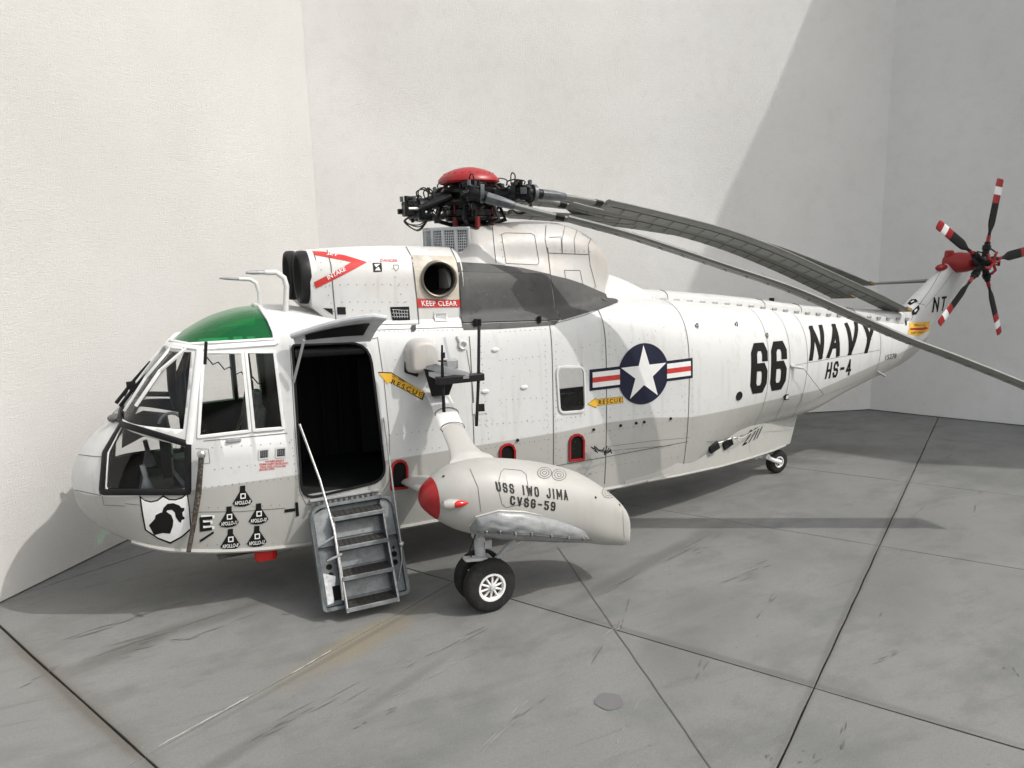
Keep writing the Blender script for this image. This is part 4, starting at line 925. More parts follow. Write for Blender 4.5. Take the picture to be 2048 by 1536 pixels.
# ------------------------------------------------------------------ cockpit and cabin inside
inn = MB(); inn.box((1.95, 0, 1.42), (1.7, 1.7, .05)); put('cockpit_floor', inn, M_COCK, heli)
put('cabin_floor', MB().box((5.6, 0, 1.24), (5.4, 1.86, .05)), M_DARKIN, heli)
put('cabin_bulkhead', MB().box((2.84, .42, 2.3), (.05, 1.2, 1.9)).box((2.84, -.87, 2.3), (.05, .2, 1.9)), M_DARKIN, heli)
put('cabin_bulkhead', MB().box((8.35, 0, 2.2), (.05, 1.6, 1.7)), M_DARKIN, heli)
m = MB()
m.grid([[(1.02, y, 2.33-.22*abs(y)), (1.25, y, 2.42-.2*abs(y)), (1.5, y, 2.36-.2*abs(y)), (1.52, y, 2.0)] for y in [-.78+1.56*k/12 for k in range(13)]]); m.box((1.45, 0, 1.95), (.10, 1.1, .55))
put('instrument_panel', m, M_BLACK, heli)
put('centre_console', MB().box((1.95, 0, 1.62), (.9, .30, .35)), M_COCK, heli, bevel=.02)
for sd in (-1, 1):
    y = .48*sd; m = MB()
    m.box((2.25, y, 1.72), (.50, .48, .14)); m.box((2.50, y, 2.08), (.12, .48, .72), Matrix.Rotation(R(10), 3, 'Y')); m.box((2.55, y, 2.52), (.09, .26, .20)); m.box((2.3, y, 1.55), (.3, .3, .25))
    seat = put('crew_seat', m, M_COCK, heli, bevel=.03)
    for dy in (-.10, .10): put('harness_strap', MB().tube([(2.50, y+dy, 2.45), (2.42, y+dy, 2.1), (2.30, y+dy*.6, 1.84), (2.1, y+dy, 1.80)], .022, 6, flat=.35), M_SEATB, seat)
    m = MB().tube([(2.0, y, 1.45), (2.02, y, 1.8), (1.93, y, 2.05), (1.90, y, 2.18)], [.02, .018, .018, .03], 8); put('cyclic_stick', m, M_BLACK, heli)
    m = MB().tube([(1.62, y-.12*sd, 1.5), (1.50, y-.12*sd, 1.72), (1.50, y-.12*sd, 1.84)], .025, 8); m.box((1.5, y-.12*sd, 1.8), (.05, .10, .12)); put('rudder_pedal', m, M_LGREY, heli)
    m = MB().tube([(1.22, y*1.35, 1.55), (1.22, y*1.35, 1.75)], [.09, .03], 12); m.tube([(1.22, y*1.35, 1.75), (1.2, y*1.35, 1.9)], .03, 8); put('floor_lamp_housing', m, M_LGREY, heli)
    m = MB().tube([(1.72, sd*.30, 3.25), (1.62, sd*.30, 2.95), (1.60, sd*.30, 2.60), (1.62, sd*.30, 2.35)], [.04, .06, .055, .04], 8); put('windshield_duct', m, M_BLACK, heli) if sd > 0 else put('windshield_duct', MB().tube([(1.80, -.72, 3.18), (1.71, -.74, 2.95), (1.69, -.76, 2.6), (1.68, -.78, 2.3)], [.03, .05, .05, .04], 8), M_BLACK, heli)
m = MB().tube([(1.02, .62, 2.55), (1.3, .7, 2.50), (1.75, .85, 2.42)], .035, 8); put('far_rail', m, M_BLACK, heli)
put('coiled_cord', MB().tube([(2.0+.06*k, -.86, 3.10-.035*k+.03*(-1)**k) for k in range(11)], .009, 6), M_BLACK, heli)
m = MB().box((1.86, -.80, 2.35), (.03, .03, .03)); 
put('overhead_post', MB().tube([(2.55, .55, 3.3), (2.58, .55, 2.6)], .03, 6), M_BLACK, heli)
put('steering_ring', MB().tube([(1.55+.14*math.cos(a), -.35, 2.25+.17*math.sin(a)) for a in [R(20+20*k) for k in range(9)]], .02, 8), M_GREY, heli)
for k, (x, y) in enumerate(((2.96, .3), (3.0, -.2), (3.2, .6), (3.55, .75), (3.8, .78))):
    put('cabin_pipe', MB().tube([(x, y, 1.3), (x+.02, y, 2.2), (x-.02, y+.03, 3.1)], .02, 6), M_DARKIN, heli)
put('cabin_rack', MB().box((4.3, .55, 2.1), (.6, .5, 1.4)), M_DARKIN, heli, bevel=.02)
put('door_curtain_roll', MB().tube([(2.98, -1.0, 3.10), (3.80, -1.0, 3.08)], .055, 12), M_BLACK, heli)
# cabin seat and gear seen through the side window
put('cabin_bench', MB().box((7.0, .5, 1.58), (1.4, .5, .12)).box((7.1, .78, 1.68), (1.4, .08, .25)), M_COCK, heli, bevel=.02)
# ------------------------------------------------------------------ upper door leaf, held open
m = MB(); rows = []
Hn = [Vector((2.92, -1.10, 3.26)), Vector((3.84, -1.09, 3.24))]
O_ = [Vector((2.99, -1.30, 3.33)), Vector((3.92, -1.78, 3.56))]
Oa = at(583, 676, 'y', -1.16); Ob = at(777, 633, 'y', -1.80); Ha = at(590, 688, 'y', -1.10); Hb = at(741, 683, 'y', -1.10)
n = 14
for i in range(n+1):
    t = i/n; o = Oa.lerp(Ob, t)+Vector((0, 0, .045*math.sin(math.pi*t))); h = Ha.lerp(Hb, t); k_ = 1-.12*max(0, (t-.85)/.15)
    rows.append([h.lerp(o, s_*k_)+Vector((0, 0, .03*math.sin(math.pi*s_))) for s_ in (0, .25, .5, .75, 1)])
m.grid(rows); m.grid([list(reversed([p+Vector((0, 0, .05)) for p in r])) for r in rows])
for k in (0, -1): m.grid([[r[k] for r in rows], [r[k]+Vector((0, 0, .05)) for r in rows]]); m.grid([rows[k], [p+Vector((0, 0, .05)) for p in rows[k]]])
door_u = put('upper_door', m, M_LGREY, heli)
m = MB(); m.grid([[r[1]+Vector((0, 0, -.012)), r[2]+Vector((0, 0, -.014)), r[3]+Vector((0, 0, -.012))] for r in rows[2:-2]]); put('door_lining', m, M_BLACK, door_u)
m = MB().tube([r[4]+Vector((0, 0, .02)) for r in rows], .032, 8); put('door_edge', m, M_LGREY, door_u)
put('door_stay', MB().tube([at(608, 680, 'y', -1.3), at(587, 765, 'y', -1.13)], .016, 8), M_GREY, door_u)
# ------------------------------------------------------------------ lower door with steps
SO = Vector((2.95, -1.15, 1.22)); SD = Vector((0, -.434, -.901)); SN = Vector((0, -.901, .434)); SX = Vector((1, 0, 0)); SL = 1.24; SW = 1.05
MS = Matrix((SX, SD, SN)).transposed()
def sp(u, d, n): return SO+SX*u+SD*d+SN*n
ol = arc_round([Vector((0, 0)), Vector((SW, 0)), Vector((SW, SL)), Vector((0, SL))], [.18, .18, .06, .03], 5)
m = MB(); a = [sp(p.x, p.y, 0) for p in ol]; b = [sp(p.x, p.y, -.05) for p in ol]; k = len(ol)
m.add(a+b, [tuple(range(k)), tuple(range(2*k-1, k-1, -1))]+[(i, i+k, (i+1) % k+k, (i+1) % k) for i in range(k)])
stair = put('step_door', m, M_STAIR, heli)
inn = [p for p in ol]; cen = Vector((SW/2, SL/2))
P = [sp(p.x+(cen.x-p.x)*.03, p.y+(cen.y-p.y)*.02, 0) for p in ol]; m = MB(); sweep(m, P, [SN]*len(P), .05, .09, True); put('door_rim', m, M_STAIR, stair)
for u0, u1 in ((.045, .235), (.875, 1.01)):
    pts = [(u0, .10 if u0 < .5 else .05), (u1, .02), (u1, .50), (u0, .50)]
    m = MB(); m.add([sp(u, d, .055) for u, d in pts]+[sp(u, d, .0) for u, d in pts], [(0, 1, 2, 3), (7, 6, 5, 4), (0, 4, 5, 1), (1, 5, 6, 2), (2, 6, 7, 3), (3, 7, 4, 0)]); put('side_plate', m, M_STAIRL, stair)
    m = MB(); pts = [(u0, .56), (u1, .56), (u1, 1.19), (u0, 1.19)]
    m.add([sp(u, d, .045) for u, d in pts]+[sp(u, d, .0) for u, d in pts], [(0, 1, 2, 3), (7, 6, 5, 4), (0, 4, 5, 1), (1, 5, 6, 2), (2, 6, 7, 3), (3, 7, 4, 0)]); put('side_plate', m, M_STAIR, stair)
    for dd, r_ in ((.66, .018), (.74, .036), (.84, .034)):
        m = MB().lathe(sp((u0+u1)/2+.03*(dd-.75)*5*(1 if u0 < .5 else -1)*.3, dd, .0462), SN, [(0, .001), (0, r_)], 16); put('lightening_hole', m, M_SOOT_HOLE, stair)  # black disc paints the dark of a hole on a solid plate
m = MB(); m.add([sp(.14, .97, .048), sp(.235, .97, .048), sp(.235, 1.14, .048), sp(.14, 1.14, .048)], [(0, 1, 2, 3)]); put('lightening_hole', m, M_SOOT_HOLE, stair)  # square hole, its dark painted on likewise
m = MB(); m.add([sp(.06, .80, .0465), sp(.20, .86, .0465), sp(.13, 1.16, .0465), sp(.06, 1.17, .0465)], [(0, 1, 2, 3)]); put('bare_patch', m, M_STEEL, stair)
zt_ = [1.13, .81, .49, .165]; 
def ty(z): return -1.15-.4817*(1.22-z)
for k, z in enumerate(zt_):
    yb = ty(z)+.01; yf = yb-.235
    m = MB().box((SO.x+.25+.30, (yb+yf)/2, z), (.60, yb-yf, .02)); tr_ = put('tread', m, M_GRIP, stair)
    put('tread_nosing', MB().box((SO.x+.55, yf-.008, z-.008), (.62, .02, .052)), M_STAIRL, tr_, bevel=.006)
    m = MB()
    for j in range(9): m.box((SO.x+.29+.065*j, (yb+yf)/2, z+.0125), (.018, .20, .008))
    put('tread_ribs', m, M_GRIP, tr_, smooth=0, kind='stuff')
    if k < 3: put('riser_panel', MB().box((SO.x+.55, ty(z-.20)-.012, z-.2), (.56, .012, .18), Matrix.Rotation(R(-25.7), 3, 'X')), M_STAIRL, stair)
for u in (.25, .865):
    m = MB(); N_ = 4
    a = [Vector((SO.x+u, ty(z)+.0, z+.012)) for z in (1.16, .12)]; f_ = [Vector((SO.x+u, ty(1.16)-.20, 1.14)), Vector((SO.x+u, ty(.12)-.215, .13))]
    q = [a[0], f_[0], f_[1], a[1]]; m.add([p+Vector((-.008, 0, 0)) for p in q]+[p+Vector((.008, 0, 0)) for p in q], [(0, 1, 2, 3), (7, 6, 5, 4), (0, 4, 5, 1), (1, 5, 6, 2), (2, 6, 7, 3)]); put('stringer', m, M_STAIR, stair)
    put('stringer_edge', MB().tube([f_[0], f_[0].lerp(f_[1], .5), f_[1]], .014, 8), M_STEEL, stair)
put('support_rod', MB().tube([at(599, 848, 'y', -1.13), at(640, 960, 'y', -1.30), at(668, 1060, 'y', -1.62), at(680, 1140, 'y', -1.85), at(686, 1200, 'y', -1.9)], .014, 8), M_STEEL, stair)
put('support_cable', MB().tube([at(768, 835, 'y', -1.12), at(784, 960, 'y', -1.35), at(802, 1085, 'y', -1.62)], .011, 8), M_STEEL, stair)
put('cable_stop', MB().ball(at(803, 1088, 'y', -1.62), .035, 8), M_STEEL, stair)
put('support_cable', MB().tube([at(802, 1090, 'y', -1.62), at(804, 1120, 'y', -1.66), at(792, 1190, 'y', -1.66)], .008, 6), M_STEEL, stair)
put('step_latch', MB().tube([at(655, 1122, 'y', -1.75), at(672, 1114, 'y', -1.8), at(684, 1108, 'y', -1.8)], .014, 8), M_GREY, stair)
put('step_stay', MB().tube([sp(-.0, .50, .04), sp(.25, .40, .17)], .014, 8), M_GREY, stair)
m = MB()
for k in range(14): m.box((3.02+.068*k, -1.135, 1.255), (.03, .03, .03))
put('door_hinge', m, M_STEEL, stair, smooth=0, kind='stuff'); put('door_sill', MB().box((3.42, -1.0, 1.292), (.86, .26, .025)), M_GREY, heli, bevel=.005)
# ------------------------------------------------------------------ sponson, strut and main gear
TS = [(4.02, 1.50, 1.48, .015), (4.04, 1.57, 1.41, .09), (4.09, 1.64, 1.34, .16), (4.16, 1.69, 1.27, .21), (4.24, 1.745, 1.20, .265), (4.45, 1.83, 1.06, .355), (4.75, 1.85, .94, .42), (5.1, 1.80, .83, .455), (5.45, 1.72, .74, .46), (5.8, 1.61, .66, .445),
      (6.1, 1.48, .59, .42), (6.4, 1.27, .51, .37), (6.55, 1.13, .48, .345), (6.64, 1.02, .47, .33), (6.675, .96, .48, .31), (6.69, .90, .51, .28)]
SY = -2.25
def ringS(x, g_=0.):
    e = .9-.3*min(1, max(0, (x-5.9)/.7))
    _, zt, zb, ry = cr_interp(TS, x); zc = (zt+zb)/2; rz = (zt-zb)/2
    return [(x, SY+(ry+g_)*math.copysign(abs(math.cos(a))**e, math.cos(a)), zc+(rz+g_)*math.copysign(abs(math.sin(a))**e, math.sin(a))) for a in [2*math.pi*k/48 for k in range(48)]]
xsS = frange(4.18, 6.54, .06)+[6.58, 6.62, 6.65, 6.675, 6.69]
mbS = MB().grid([ringS(x) for x in xsS], True, True, True)
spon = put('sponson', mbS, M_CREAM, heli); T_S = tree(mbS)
put('nose_cap', MB().grid([ringS(x, .004) for x in [4.02, 4.03, 4.05, 4.08, 4.12, 4.16, 4.19]], True, True, True), M_RED, spon)
# starboard sponson, mirrored
m = MB(); m.v = [(v[0], -v[1], v[2]) for v in mbS.v]; m.f = [tuple(reversed(f)) for f in mbS.f]; m.mi = mbS.mi; spon2 = put('sponson', m, M_CREAM, heli)
m = MB().grid([[(x, -y, z) for x, y, z in ringS(x_, .004)] for x_ in [4.02, 4.03, 4.05, 4.08, 4.12, 4.16, 4.19]], True, True, True); put('nose_cap', m, M_RED, spon2)
# faired strut from the fuselage down to the sponson
def strut(pts, mat, name, par, n=20):
    rows = []
    for (c, ch, th) in pts:
        rows.append([Vector(c)+Vector((ch*math.cos(a), th*math.sin(a)*.6, th*math.sin(a))) for a in [2*math.pi*k/n for k in range(n)]])
    return put(name, MB().grid(rows, True, True, True), mat, par)
for sd, par in ((1, spon), (-1, spon2)):
    strut([((4.64, -1.0*sd, 2.58), .15, .06), ((4.66, -1.30*sd, 2.40), .15, .06), ((4.67, -1.62*sd, 2.15), .15, .06), ((4.675, -1.68*sd, 2.10), .15, .06)], M_WHITE, 'sponson_strut', par)
    strut([((4.675, -1.68*sd, 2.10), .151, .061), ((4.68, -1.85*sd, 1.98), .155, .064), ((4.69, -1.97*sd, 1.90), .175, .07), ((4.71, -2.06*sd, 1.83), .22, .085), ((4.74, -2.12*sd, 1.78), .29, .11)], M_CREAM, 'sponson_strut', par)
    strut([((4.35, -1.0*sd, 1.32), .20, .06), ((4.35, -1.9*sd, 1.45), .20, .06)], M_CREAM, 'lower_strut', par)
for t in (.30, .62):
    c0 = Vector((4.67, -1.30-.62*t, 2.40-.45*t)); rr = [c0+Vector((.153*math.cos(a), .063*math.sin(a)*.62, .063*math.sin(a))) for a in [2*math.pi*k/20 for k in range(21)]]
    put('panel_line', MB().tube(rr, .006, 5), M_LINE, spon)
M_STEN = paint('stencil_black', (.02, .02, .018), .6, .3, 30, c2=(.20, .19, .17))
for txt, q in (('USS IWO JIMA', [(990, 963), (1134, 980), (1136, 1001), (993, 982)]), ('CVSG-59', [(1020, 991), (1111, 1004), (1110, 1022), (1020, 1009)])):
    letters(txt, px2xz(q, T_S), M_STEN, .005, T_S, spon, .17, .34, .20)
# stencil bridges: thin cream bars across the letters
for q in ([(990, 972), (1000, 973)],): pass
ln([(995, 972), (1002, 944), (1008, 938), (1042, 941), (1052, 949), (1058, 985), (1052, 1006), (1012, 1015), (1004, 1008), (995, 972)], .007, T_S, spon); ln([(940, 938), (956, 975), (962, 1024)], .007, T_S, spon)
ln([(1245, 1020), (1248, 1075)], .006, T_S, spon)
for (cx, cy) in ((1089, 946), (1118, 950), (1218, 985)):
    for r_ in (14, 9, 4):
        P, N = skin_path([(cx+r_*math.cos(a), cy+r_*.8*math.sin(a)) for a in [2*math.pi*k/20 for k in range(21)]], 'px', 3, T_S)
        if len(P) > 3: put('filler_ring', strip(MB(), P, N, .009), M_LINE, spon, smooth=0)
for q in ((887, 953), (1191, 995), (1239, 1010)):
    p, n = hit(*q, T_S)
    if p: put('drain_hole', MB().lathe(p+n*.004, n, [(0, .001), (0, .016)], 10), M_BLACK, spon)
p, n = hit(910, 1007, T_S); m = MB().lathe(p-Vector((.06, 0, 0)), Vector((1, -.15, -.02)), [(-.10, .001), (-.07, .045), (0, .062), (.10, .045), (.17, .001)], 16); put('lamp_fairing', m, M_CREAM, spon)
m = MB().lathe(p+Vector((.0, -.035, 0)), Vector((1, -.1, 0)), [(-.03, .001), (-.02, .035), (.03, .042), (.10, .025), (.15, .001)], 14); put('side_lamp', m, M_LAMPR, spon)
# packed float bag along the lower flank
top = [(938, 1052), (952, 1034), (996, 1022), (1047, 1024), (1110, 1036), (1161, 1052), (1190, 1072)]; bot = [(940, 1062), (960, 1073), (1000, 1079), (1047, 1082), (1110, 1085), (1161, 1085.5), (1184, 1084)]
rows = []
for i in range(49):
    t = i/48; u = t*(len(top)-1); k = min(int(u), len(top)-2); f = u-k
    a = Vector(top[k]).lerp(Vector(top[k+1]), f); b = Vector(bot[k]).lerp(Vector(bot[k+1]), f)
    A_ = at(a.x, a.y, 'y', -2.70+.12*(1-math.sin(math.pi*t))*1.2); B2 = at(b.x, b.y, 'y', -2.64+.12*(1-math.sin(math.pi*t))*1.2); r = []
    bl = .11*math.sin(math.pi*min(1, max(0, t*1.02)))**.6
    for j in range(13):
        s_ = j/12; w2 = .010*math.sin(s_*22+t*9+2*math.sin(t*31))*math.sin(math.pi*s_)*(1.2 if t < .5 else .4); r.append(A_.lerp(B2, s_)+Vector((0, -(bl*math.sin(math.pi*s_)**.7+w2), 0)))
    rows.append([r[0]+Vector((0, .25, 0))]+r+[r[-1]+Vector((0, .25, .02))])
bag = put('float_bag', MB().grid(rows, False, True, True), M_BAG, spon, smooth=60)
P = [r[1] for r in rows]; put('bag_seam', MB().tube(P, .016, 6), M_CREAM, bag)
P = [r[9]+Vector((0, -.008, 0)) for r in rows[5:]]; put('bag_seam', MB().tube(P, .007, 5), M_LINE, bag)
for k in range(7):
    r = rows[10+k*5]; put('lacing', MB().tube([r[8]+Vector((0, -.01, 0)), r[9]+Vector((0, -.02, 0)), r[10]+Vector((0, -.01, 0))], .011, 6), M_BAG, bag)
def wheel(parent, c, r, w_, rimr, side, name='wheel', spokes=10, rim=None):
    c = Vector(c); rm = rim or M_MWHITE; o = Vector((0, side, 0)); m = MB()
    prof = [(-w_*.42, rimr), (-w_*.50, rimr*1.12), (-w_*.5, r*.72), (-w_*.47, r*.86), (-w_*.36, r*.955), (-w_*.2, r*.992), (0, r), (w_*.2, r*.992), (w_*.36, r*.955), (w_*.47, r*.86), (w_*.5, r*.72), (w_*.50, rimr*1.12), (w_*.42, rimr)]
    m.lathe(c, o, prof, 48); t = put(name, m, M_TYRE, parent)
    for q in (.18, -.18): m = MB().lathe(c, o, [(w_*q-.004, r*.9965+.001), (w_*q+.004, r*.9965+.001)], 48)
    m = MB().lathe(c, o, [(-w_*.3, .001), (-w_*.3, rimr*.9), (-w_*.45, rimr*1.02)], 40); put('rim_back', m, M_GREY, t)
    m = MB().lathe(c, o, [(w_*.20, rimr*.82), (w_*.44, rimr*.86), (w_*.50, rimr*.90), (w_*.50, rimr*1.04), (w_*.44, rimr*1.06)], 40); put('rim', m, rm, t)
    m = MB().lathe(c, o, [(w_*.10, .0), (w_*.10, rimr*.84)], 32); put('rim_web', m, M_RUST, t)
    for k in range(spokes):
        a = 2*math.pi*k/spokes+.2; d = Vector((math.cos(a), 0, math.sin(a))); m = MB().tube([c+o*w_*.40+d*rimr*.2, c+o*w_*.34+d*rimr*.88], [rimr*.085, rimr*.075], 6); put('spoke', m, rm, t)
    m = MB().lathe(c, o, [(w_*.2, rimr*.30), (w_*.46, rimr*.28), (w_*.50, rimr*.20), (w_*.60, rimr*.17), (w_*.62, .001)], 20); put('wheel_hub', m, M_WGREY, t)
    return t
for sd in (1, -1):
    y0 = -2.22*sd; g = put('landing_gear', MB().tube([(4.74, y0, 1.1), (4.76, y0, .62)], .065, 14).tube([(4.76, y0, .64), (4.80, y0, .32)], .045, 12), M_WGREY, heli)
    put('drag_brace', MB().tube([(4.84, y0, .46), (5.34, y0, .86)], .032, 10), M_WGREY, g)
    put('axle', MB().tube([(4.80, y0-.2, .326), (4.80, y0+.2, .326)], .035, 10), M_WGREY, g)
    put('torque_link', MB().box((4.66, y0-.08*sd, .66), (.28, .12, .035), Matrix.Rotation(R(8), 3, 'Y')), M_WGREY, g, bevel=.008)
    put('torque_link', MB().box((4.70, y0-.10*sd, .53), (.26, .10, .035), Matrix.Rotation(R(-8), 3, 'Y')), M_WGREY, g, bevel=.008)
    put('gear_fitting', MB().tube([(4.74, y0-.10, .88), (4.74, y0+.10, .88)], .05, 10).box((4.84, y0, .80), (.09, .14, .10)), M_WGREY, g)
    put('gear_fitting', MB().tube([(4.86, y0-.12, .60), (4.86, y0+.06, .60)], .035, 10), M_WGREY, g)
    put('brake_pipe', MB().tube([(4.70, y0-.03, .95), (4.60, y0-.06, .75), (4.66, y0-.08, .5), (4.72, y0, .36)], .008, 6), M_BLACK, g)
    wheel(g, (4.80, -2.375*sd, .326), .326, .19, .165, -sd); wheel(g, (4.80, -2.065*sd, .326), .326, .19, .165, -sd)
# tail wheel
tg = put('tail_gear', MB().tube([(11.50, 0, .75), (11.34, 0, .40)], .05, 12).tube([(11.0, 0, .40), (11.36, 0, .36)], .045, 10), M_WGREY, heli)
for y in (-.10, .10): put('fork_arm', MB().tube([(11.30, y, .37), (11.45, y, .29), (11.62, y, .23)], .038, 8), M_MWHITE, tg)
put('fork_bridge', MB().tube([(11.30, -.12, .38), (11.30, .12, .38)], .05, 10), M_MWHITE, tg); put('oleo', MB().tube([(11.18, -.02, .62), (11.05, -.04, .36)], .05, 10), M_WGREY, tg)
put('mudguard', MB().grid([[(11.62+.26*math.cos(a), y, .222+.26*math.sin(a)) for a in [R(60+10*k) for k in range(9)]] for y in (-.08, -.03, .03, .08)]), M_GREY, tg)
wheel(tg, (11.62, -.0, .222), .222, .15, .10, -1, spokes=5)
m = MB(); m.box((11.62, -.05, .60), (.10, .06, .07)).tube([(11.58, -.05, .62), (11.52, -.06, .50)], .02, 6); put('tail_light', m, M_BLACK, heli)
# ------------------------------------------------------------------ rescue hoist on its bracket
rows = []; 
for i in range(11):
    t = i/10; y = -1.06-.26*t; s_ = 1-.10*t-.16*max(0, (t-.7)/.3)**2
    rows.append([Vector((4.49+.215*s_*math.copysign(abs(math.cos(a))**(.75 if math.sin(a) > 0 else .35), math.cos(a)), y, 2.95+(.24 if math.sin(a) > 0 else .20)*s_*math.copysign(abs(math.sin(a))**(.8 if math.sin(a) > 0 else .3), math.sin(a)))) for a in [2*math.pi*k/28 for k in range(28)]])
hz = put('hoist_housing', MB().grid(rows, True, True, True), M_FAIR, heli, smooth=50, bevel=.02)
P, N = skin_path([(817, 690), (813, 715), (812, 742), (835, 750)], 'px', 3, T_A); m = MB(); sweep(m, P, N, .05, .03); put('hoist_seal', m, M_BLACK, hz)
def prism(pa, pb): k = len(pa); return MB().add(list(pa)+list(pb), [tuple(range(k)), tuple(range(2*k-1, k-1, -1))]+[(i, i+k, (i+1) % k+k, (i+1) % k) for i in range(k)])
pl = [at(849, 733, 'y', -1.30), at(872, 727, 'y', -1.45), at(938, 745, 'y', -1.72), at(938, 752, 'y', -1.75), at(880, 757, 'y', -1.60), at(853, 745, 'y', -1.32)]
put('hoist_bracket', prism(pl, [p+Vector((0, 0, -.03)) for p in pl]), M_GREY, hz)
q1 = [at(848, 738, 'y', -1.35), at(908, 752, 'y', -1.55), at(906, 768, 'y', -1.50), at(898, 790, 'y', -1.42), at(864, 793, 'y', -1.35)]
put('hoist_bracket', prism(q1, [p+Vector((.03, .12, 0)) for p in q1]), M_BLACK, hz)
b0, b1 = at(873, 759, 'y', -1.66), at(966, 756, 'y', -1.66)
put('hoist_beam', MB().box((b0+b1)/2, ((b1-b0).x, .12, .09)), M_BLACK, hz, bevel=.01)
put('hoist_rod', MB().tube([at(884, 690, 'y', -1.66), at(885, 756, 'y', -1.66), at(888, 824, 'y', -1.66)], [.012, .022, .022], 8), M_BLACK, hz)
put('hoist_rod', MB().tube([at(958, 652, 'y', -1.45), at(957, 756, 'y', -1.66), at(953, 852, 'y', -1.62)], .02, 8), M_BLACK, hz)
m = MB().tube([at(877, 722, 'y', -1.66), at(893, 722, 'y', -1.66)], .012, 6).tube([at(886, 705, 'y', -1.66), at(886, 716, 'y', -1.66)], .028, 8); put('rod_collar', m, M_BLACK, hz)
put('hoist_motor', MB().box(at(902, 728, 'y', -1.25), (.16, .12, .12)), M_GREY, hz, bevel=.015)
# ------------------------------------------------------------------ probes, aerials, lamps
for base, pts, r_, pc in ((None, [(519, 608), (518, 585), (512, 566), (500, 559), (478, 558)], .026, .3), (1, [(571, 634), (572, 600), (573, 572), (568, 556), (553, 545), (530, 545)], .034, -.75)):
    y_ = .45 if base is None else -.62
    P = [at(a, b, 'y', y_) for a, b in pts]; pr = put('pitot_tube', MB().tube(P, r_, 12), M_WHITE, heli)
    e = P[-1]; d = (P[-1]-P[-2]).normalized(); L_ = .20 if base else .22
    put('pitot_tip', MB().tube([e-d*.02, e+d*L_*.7, e+d*L_*1.1], [r_*.85, r_*.8, r_*.45], 10), M_STEEL if base else M_GREY, pr)
    if base: put('pitot_base', MB().lathe(P[0]+Vector((0, 0, -.01)), (0, 0, 1), [(0, .075), (.03, .06), (.06, .035)], 16), M_WHITE, pr)
P = [onskin(404, 905, T_A, .09)[0], onskin(402, 925, T_A, .08)[0], onskin(397, 985, T_A, .07)[0], onskin(389, 1040, T_A, .07)[0]]; e = at(377, 1104, 'y', -1.08); P.append(e)
pole = put('sensor_pole', MB().tube(P, [.036, .030, .034, .028, .026], 10), paint('sooty_metal', (.07, .055, .045), .5, .5, 14, c2=(.42, .41, .40), wear=(.02, .02, .02), metal=.3), heli); put('pole_head', MB().ball(P[0], .048, 8, (1, .8, 1.1)), M_STEEL, pole)
put('aerial', MB().box(at(411, 706, 'y', -1.12), (.035, .03, .26), Matrix.Rotation(R(8), 3, 'Y')), M_BLACK, heli, bevel=.008)
rows = []
for i in range(9):
    t = i/8; x = 1.9+1.2*t; h = .20*math.sin(math.pi*min(.98, max(.02, t)))**.7; rows.append([(x, .42*math.cos(a), .49-h*abs(math.sin(a))) for a in [math.pi*k/12 for k in range(13)]])
put('belly_radome', MB().grid(rows), M_CREAM, heli)
bc = at(531, 1108, 'y', -.82); m = MB(); 
m.grid([[bc+Vector((.135*math.copysign(abs(math.cos(a))**.5, math.cos(a))*s_, .11*math.copysign(abs(math.sin(a))**.6, math.sin(a))*s_, z)) for a in [2*math.pi*k/24 for k in range(24)]] for s_, z in ((1, .08), (1, -.02), (.92, -.05), (.75, -.058))], True, True, True); put('belly_lamp', m, M_LAMPR, heli)
m = MB(); m.tube([at(161, 1002, 'y', 0), at(155, 1000, 'y', 0)], .012, 6); put('nose_stub', m, M_GREY, heli)
# sensor rod kit on the flank and the long wire aerial
def wire(name, P, r_=.006, mat=None, par=None): return put(name, MB().tube(P, r_, 5), mat or M_GREY, par or heli)
A1 = onskin(1184, 897, T_A, .16)[0]; A2 = onskin(1462, 869, T_AB, .12)[0]; A3 = onskin(1522, 842, T_AB, .10)[0]; A4 = at(1648, 790, 'y', -.62); A5 = at(1765, 748, 'y', -.35)
wire('wire_aerial', [A1, A1.lerp(A2, .5)+Vector((0, 0, -.01)), A2], .0045, M_COCK); wire('wire_aerial', [A2, A3, A4, A5], .0045, M_COCK)
m = MB()
for k in range(9): a = .7*k; c0 = A1+Vector((-.04+.022*k, .05*math.sin(a), .03*math.cos(a*1.7))); m.tube([c0, c0+Vector((.05*math.cos(a*2.1), .06*math.sin(a), .07*math.sin(a*1.3))), c0+Vector((.09, .03, -.03*math.cos(a)))], .009, 5)
put('aerial_fitting', m, M_BLACK, heli, kind='stuff')
for q in ((1425, 893), (1452, 887)):
    p, n = onskin(*q, T_AB, .03); m = MB().box(p, (.20, .05, .13), Matrix.Rotation(R(-22), 3, 'Y')); put('flank_box', m, M_BLACK, heli, bevel=.012)
m = MB()
for k in range(5): c0 = A2+Vector((-.15+.05*k, .0, .02*math.sin(k*2))); m.tube([c0, c0+Vector((.05, -.02, .05*math.cos(k*3)))], .010, 6)
m.tube([onskin(1432, 885, T_AB, .03)[0], A2+Vector((-.1, 0, .03)), A2+Vector((.12, 0, 0)), A3], .008, 5)
put('aerial_fitting', m, M_STEEL, heli, kind='stuff')
p0, _ = onskin(1582, 732, T_A, -.01); p1 = at(1607, 737, 'y', p0.y-.10); post = put('aerial_post', MB().tube([p0, p0.lerp(p1, .6), p1], [.035, .022, .018], 8), M_LGREY, heli); wire('wire_aerial', [p1, A4], .0045, M_COCK)
p0 = at(1748, 738, 'y', -.28); put('aerial_post', MB().tube([p0+Vector((-.05, .1, .05)), at(1770, 752, 'y', -.36)], .022, 8), M_GREY, heli)
